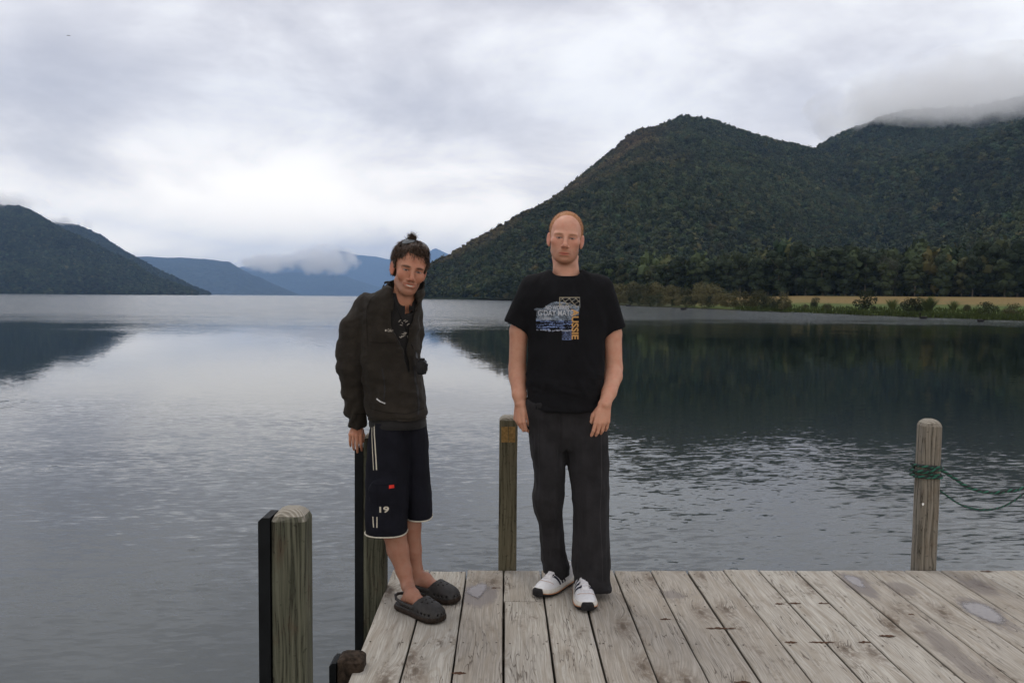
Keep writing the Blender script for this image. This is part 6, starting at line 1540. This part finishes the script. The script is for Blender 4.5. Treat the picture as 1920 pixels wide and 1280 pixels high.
for nm, path, w, mt in (('shoulder_seam', [(704, 548), (692, 560), (684, 580), (684, 620), (686, 650)], .0026, M_seam), ('yoke_seam', [(690, 642), (715, 644), (742, 643)], .0026, M_seam), ('front_zip', [(770, 690), (774, 715), (779, 740), (781, 765), (780, 782)], .006, M_zip),
                        ('pocket_zip', [(713, 692), (717, 715), (718, 735), (716, 758)], .005, M_zip), ('pocket_pull', [(702, 750), (710, 755), (719, 759)], .006, M_pull), ('cuff_seam', [(651, 784), (660, 786), (672, 786), (685, 783)], .0026, M_seam),
                        ('back_seam', [(668, 560), (678, 553), (690, 548)], .002, M_seam), ('hem_seam', [(688, 770), (720, 776), (760, 779), (790, 772)], .003, M_seam)):
    V, F = strip_decal(bvj, path, w, JY - .14, off=0.0014, n=60)
    if F: put(nm, me_np(nm, V, F, mt), jk)
V, F = text_decal(bvj, 'Columbia', 724, 617, 741, 622.5, JY - .14, off=.0016, bold=.01)
if F: put('lettering', me_np('lettering', V, F, M_emb, False), jk)
V, F = strip_decal(bvj, [(719.3, 620), (722, 620)], .008, JY - .14, off=.0016, n=4)
if F: put('chest_emblem', me_np('chest_emblem', V, F, M_emb, False), jk)

# ---- dark tee inside
M_tee2 = cloth_mat('faded_black_tee', (0.016, 0.015, 0.015), 0.3, 0.95, 900, 0.1)
S = Sculpt(axis(J(680, 600)[0], J(805, 600)[0], [], 1, 0.0045), ys2, axis(J(0, 812)[2], J(0, 540)[2], [], 1, 0.0045))
rows_in = [(py, xl + (4 if py > 560 else 6), xr - (4 if py > 560 else 6), ry - .021, dy) for py, xl, xr, ry, dy in rows if py >= 549] + [(788, 688, 798, .131, .05), (802, 690, 796, .129, .048)]
S.loft(sec_px(rows_in, JY, J), 0.01, n=2.3)
S.op(lambda x, y, z: np.maximum((np.sqrt(((x - cc0[0]) / 0.060) ** 2 + ((y - cc0[1]) / 0.062) ** 2) - 1) * 0.06, -(z - (cc0[2] - 0.060 + (y - cc0[1]) * 0.45))), [cc0, cc0 + np.array([0, 0, .05])], 0.09, 0.003, 's')
Vi, Qi = S.mesh(relax=2); tee2 = put('tshirt', me_np('tshirt', Vi, Qi, M_tee2), man2); bvi = bvh_of(Vi, Qi)
rr_ = np.random.default_rng(12)
for k in range(16):
    cx = rr_.uniform(746, 764); cy_ = rr_.choice([601, 605, 609, 626, 632]) + rr_.normal(0, 1.0); a = rr_.uniform(-1, 1)
    V, F = strip_decal(bvi, [(cx - 2.2, cy_ - a * 2), (cx, cy_ + a), (cx + 2.2, cy_ + a * 2)], .0022, JY - .1, off=.0012, n=6)
    if F: put('print_mark', me_np('print_mark', V, F, M_emb, False), tee2)

# ---- shorts
M_sh = cloth_mat('navy_cotton', (0.0065, 0.0068, 0.0110), 0.25, 0.9, 800, 0.0)
xs = axis(J(674, 600)[0], J(816, 600)[0], [], 1, 0.0042); ys2 = axis(3.62, 4.06, [], 1, 0.0046); zs2 = axis(J(0, 1000)[2], J(0, 785)[2], [], 1, 0.0042)
S = Sculpt(xs, ys2, zs2)
fr_ = [(790, 694, 768, .110, .04), (830, 689, 769, .108, .03), (880, 686, 767, .100, .01), (930, 686, 765, .100, -.01), (970, 687, 764, .102, -.015), (994, 687.5, 763.5, .104, -.015)]
bk_ = [(790, 735, 795, .105, .06), (830, 748, 799, .100, .07), (870, 756, 801, .09, .08), (910, 758, 804, .09, .085), (950, 760, 806.5, .09, .085), (978, 761, 806.5, .09, .085)]
S.loft(sec_px(fr_, JY, J), 0.008, n=2.6); S.loft(sec_px(bk_, JY, J), 0.008, n=2.6)
for (q, r0, r1, cz, cy_) in (((725, 994), .080, .092, 994, -.015), ((784, 978), .048, .080, 978, .085)):
    c_ = J(q[0], q[1]); S.ell((c_[0], JY + cy_, c_[2] - 0.02), (r0, r1, 0.05), 0.002, 's')
# pocket bellows
c_ = J(712, 925, -.10); S.ell(c_, (.052, .022, .060), 0.012)
Vk, Qk = S.mesh(relax=1); Nk = vnormals(Vk, Qk); x_, y__, z__ = Vk.T
Vk = Vk + Nk * (0.0035 * fbm(np.c_[x_ * 16, y__ * 10, z__ * 5], 3, 3) + 0.0035 * (0.5 - np.abs(fbm(np.c_[x_ * 9 + z__ * 6, y__ * 6, z__ * 12], 2, 5)) * 1.4))[:, None]
shs = put('shorts', me_np('shorts', Vk, Qk, M_sh), man2); bvk = bvh_of(Vk, Qk)
M_pipe = plain('cream_piping', (0.50, 0.46, 0.38), 0.85, 0.15, 300); M_red = plain('red_tag', (0.55, 0.03, 0.02), 0.6)
def hemring(sec, dzs):
    py, xl, xr, ry, dy = sec; a = J(xl, py); b_ = J(xr, py); cx = (a[0] + b_[0]) / 2; rx = (b_[0] - a[0]) / 2; out = []
    for t in np.linspace(0, 2 * math.pi, 70):
        ct, st = math.cos(t), math.sin(t); e = 2 / 2.6; out.append((cx + (rx + .001) * math.copysign(abs(ct) ** e, ct), JY + dy + (ry + .001) * math.copysign(abs(st) ** e, st), a[2] + dzs(ct, st)))
    return out
for sec, fz in ((fr_[-1], lambda c, s_: 0.002), (bk_[-1], lambda c, s_: 0.004)):
    V, F = tube(hemring(sec, fz), .0034, 6); put('hem_piping', me_np('hem_piping', V, F, M_pipe), shs)
for path, w in (([(691, 797), (693, 830), (696, 860), (698, 884)], .0035), ([(696, 797), (699, 830), (702, 860), (704, 884)], .0055), ([(698.5, 969), (699, 980), (700, 989)], .005), ([(706.5, 969), (706.5, 980), (706.5, 989)], .005)):
    V, F = strip_decal(bvk, path, w, JY - .12, off=.0014, n=30)
    if F: put('side_stripe', me_np('side_stripe', V, F, M_pipe), shs)
V, F = text_decal(bvk, '19', 711, 949.5, 729, 961, JY - .12, off=.0016, bold=.03); put('number', me_np('number', V, F, M_pipe, False), shs)
V, F = strip_decal(bvk, [(728.5, 914), (737.5, 913.5)], .0145, JY - .12, off=.002, n=6); put('red_tag', me_np('red_tag', V, F, M_red, False), shs)
M_flap = cloth_mat('navy_seam', (0.004, 0.0045, 0.008), 0.2, 0.9, 800, 0)
for path, w in (([(686, 908), (712, 909), (743, 911)], .004), ([(691, 884), (715, 883), (742, 889)], .002), ([(707, 910), (707, 935), (708, 950)], .0018), ([(768, 800), (767, 850), (766, 900), (765, 975)], .006)):
    V, F = strip_decal(bvk, path, w, JY - .12, off=.0014, n=30)
    if F: put('seam', me_np('seam', V, F, M_flap), shs)

# ---- clogs
M_clog = plain('dark_clog_foam', (0.022, 0.020, 0.019), 0.55, 0.3, 60, 0.35, 0.15); M_sole = plain('clog_sole', (0.024, 0.017, 0.013), 0.75, 0.4, 60)
CS = np.array([(-.150, .012, .016), (-.146, .030, .032), (-.130, .046, .046), (-.10, .0545, .058), (-.06, .054, .070), (-.02, .047, .084), (.02, .043, .086), (.06, .040, .070), (.10, .038, .055), (.125, .028, .045), (.132, .012, .030)])
def clog(loc, yaw, parent, sgn):
    U = Sculpt(axis(-.075, .075, [], 1, .0024), axis(-.165, .15, [], 1, .0024), axis(-.002, .12, [], 1, .0024))
    U.loft([(y, 0, 0.016, w, h) for y, w, h in CS], 0.004, n=2.5, ax=1)
    U.op(lambda x, y, z: z - 0.013 + 0 * x + 0 * y, [(0, -.01, 0)], 0.18, 0.0, 's')
    U.op(lambda x, y, z: np.maximum(-(y + 0.010 + (z - 0.06) * 0.9), -(z - 0.030)) + 0 * x, [(0, .06, .07)], 0.16, 0.006, 's')      # open back
    U.ell((0, .02, .060), (.036, .075, .034), 0.004, 's')                                                        # foot opening
    U.chain([(sgn_ * .0455, -.008 + 0.0, .040) if False else (.044, -.010, .045), (.047, .045, .050), (.040, .100, .056), (.018, .128, .060), (0, .133, .061), (-.018, .128, .060), (-.040, .100, .056), (-.047, .045, .050), (-.044, -.010, .045)], [.010, .008, .007, .007, .007, .007, .007, .008, .010], 0.003, flat=((1, .4, 0), 1.5))
    for (x, y) in ((0, -.088), (-.02, -.080), (.02, -.080), (-.010, -.062), (.012, -.064), (-.030, -.058), (.032, -.058), (0, -.042), (-.020, -.038), (.022, -.038)):
        w = np.interp(y, CS[:, 0], CS[:, 1]); h = np.interp(y, CS[:, 0], CS[:, 2]); z = 0.016 + h * (1 - (abs(x) / w) ** 2.5) ** (1 / 2.5); U.cone((x, y, z + .004), (x, y, z - .008), .0042, .0042, 0.001, 's')
    for e in (-1, 1):
        for y in (-.115, -.095, -.074, -.052):
            w = np.interp(y, CS[:, 0], CS[:, 1]); U.cone((e * (w + .004), y, .034), (e * (w - .010), y, .036), .0048, .0048, 0.001, 's')
    for x in (-.020, 0, .020): U.cone((x, -.155, .034), (x, -.135, .038), .0045, .0045, 0.001, 's')
    V, Q = U.mesh(relax=1); Rz = np.array([[math.cos(yaw), -math.sin(yaw), 0], [math.sin(yaw), math.cos(yaw), 0], [0, 0, 1]]); X = lambda v: np.asarray(v, float) @ Rz.T + np.asarray(loc)
    up = put('clog', me_np('clog', X(V), Q, M_clog), parent)
    t = np.linspace(0, math.pi, 36); y = -.009 - .1425 * np.cos(t); w = np.interp(y, CS[:, 0], CS[:, 1]); w[0] = w[-1] = 0
    V = []
    for z, off in ((0, -.002), (.004, .002), (.014, .0035), (.022, .002), (.0225, -.004)):
        V += [(ww + off, yy, z + .006 * max(0, (-yy - .1) / .05) ** 2) for ww, yy in zip(w, y)] + [(-ww - off, yy, z + .006 * max(0, (-yy - .1) / .05) ** 2) for ww, yy in zip(w[::-1], y[::-1])]
    n = 72; F = [(i * n + k, i * n + (k + 1) % n, (i + 1) * n + (k + 1) % n, (i + 1) * n + k) for i in range(4) for k in range(n)] + [tuple(range(n - 1, -1, -1)), tuple(4 * n + k for k in range(n))]
    put('sole', me_np('sole', X(V), F, M_sole), up); return up
for (t_, h_, d_, L_), sg in zip(CL, (1, -1)):
    yaw = math.atan2(d_[0], -d_[1]); c_ = t_ - d_ * 0.152 + np.array([0, 0, 0.002]); clog(c_, yaw, man2, sg)

# ---- compact camera on its strap
M_cam = plain('camera_black', (0.012, 0.012, 0.013), 0.45, 0.3, 300); M_glass = plain('lens_glass', (0.02, 0.02, 0.03), 0.08, 0.1, 20, 0.8)
c_ = J(792, 686, -.05); ca = empty('camera', tuple(c_), 'small black camera hanging from a neck strap against the open brown jacket', 'camera')
def cbox(nm, dx0, dx1, dy0, dy1, dz0, dz1, mt, bev=.004):
    o = put(nm, box_me(nm, (dx0, dx1, dy0, dy1, dz0, dz1), mt, bev), ca); o.matrix_parent_inverse = Matrix.Identity(4); return o
cbox('camera_body', -.020, .017, -.045, .035, -.036, .026, M_cam, .008); cbox('grip', .010, .020, -.048, -.020, -.034, .022, M_cam, .004); cbox('viewfinder', -.012, .010, -.022, .014, .024, .036, M_cam, .003)
V, F = tube([(.012, -.002, -.006), (.022, -.002, -.008)], [.020, .019], 20); o = put('lens_barrel', me_np('lens_barrel', V, F, M_cam), ca); o.matrix_parent_inverse = Matrix.Identity(4)
V, F = tube([(.0215, -.002, -.008), (.023, -.002, -.008)], [.016, .014], 20); o = put('lens_glass', me_np('lens_glass', V, F, M_glass), ca); o.matrix_parent_inverse = Matrix.Identity(4)
path = []
for (px, py) in ((736, 556), (742, 572), (749, 592), (757, 612), (763, 632), (770, 650), (776, 661), (782, 671)):
    p = J(px, py, -.1) - np.array([0, .6, 0]); h = bvj.ray_cast(Vector(p), Vector((0, 1, 0)), 2.0); h2 = bvi.ray_cast(Vector(p), Vector((0, 1, 0)), 2.0); ys_ = [q[0].y for q in (h, h2) if q[0] is not None]
    path.append((p[0], (min(ys_) - .004) if ys_ else JY - .1, p[2]))
pw = curve3(path, 50); V = []; 
for q in pw: V += [(q[0] - .0035, q[1], q[2] + .002), (q[0] + .0035, q[1], q[2] - .002), (q[0] + .0035, q[1] + .002, q[2] - .002), (q[0] - .0035, q[1] + .002, q[2] + .002)]
n = len(pw); F = [(i * 4 + k, i * 4 + (k + 1) % 4, (i + 1) * 4 + (k + 1) % 4, (i + 1) * 4 + k) for i in range(n - 1) for k in range(4)]
put('strap', me_np('strap', V, F, M_cam, False), ca)
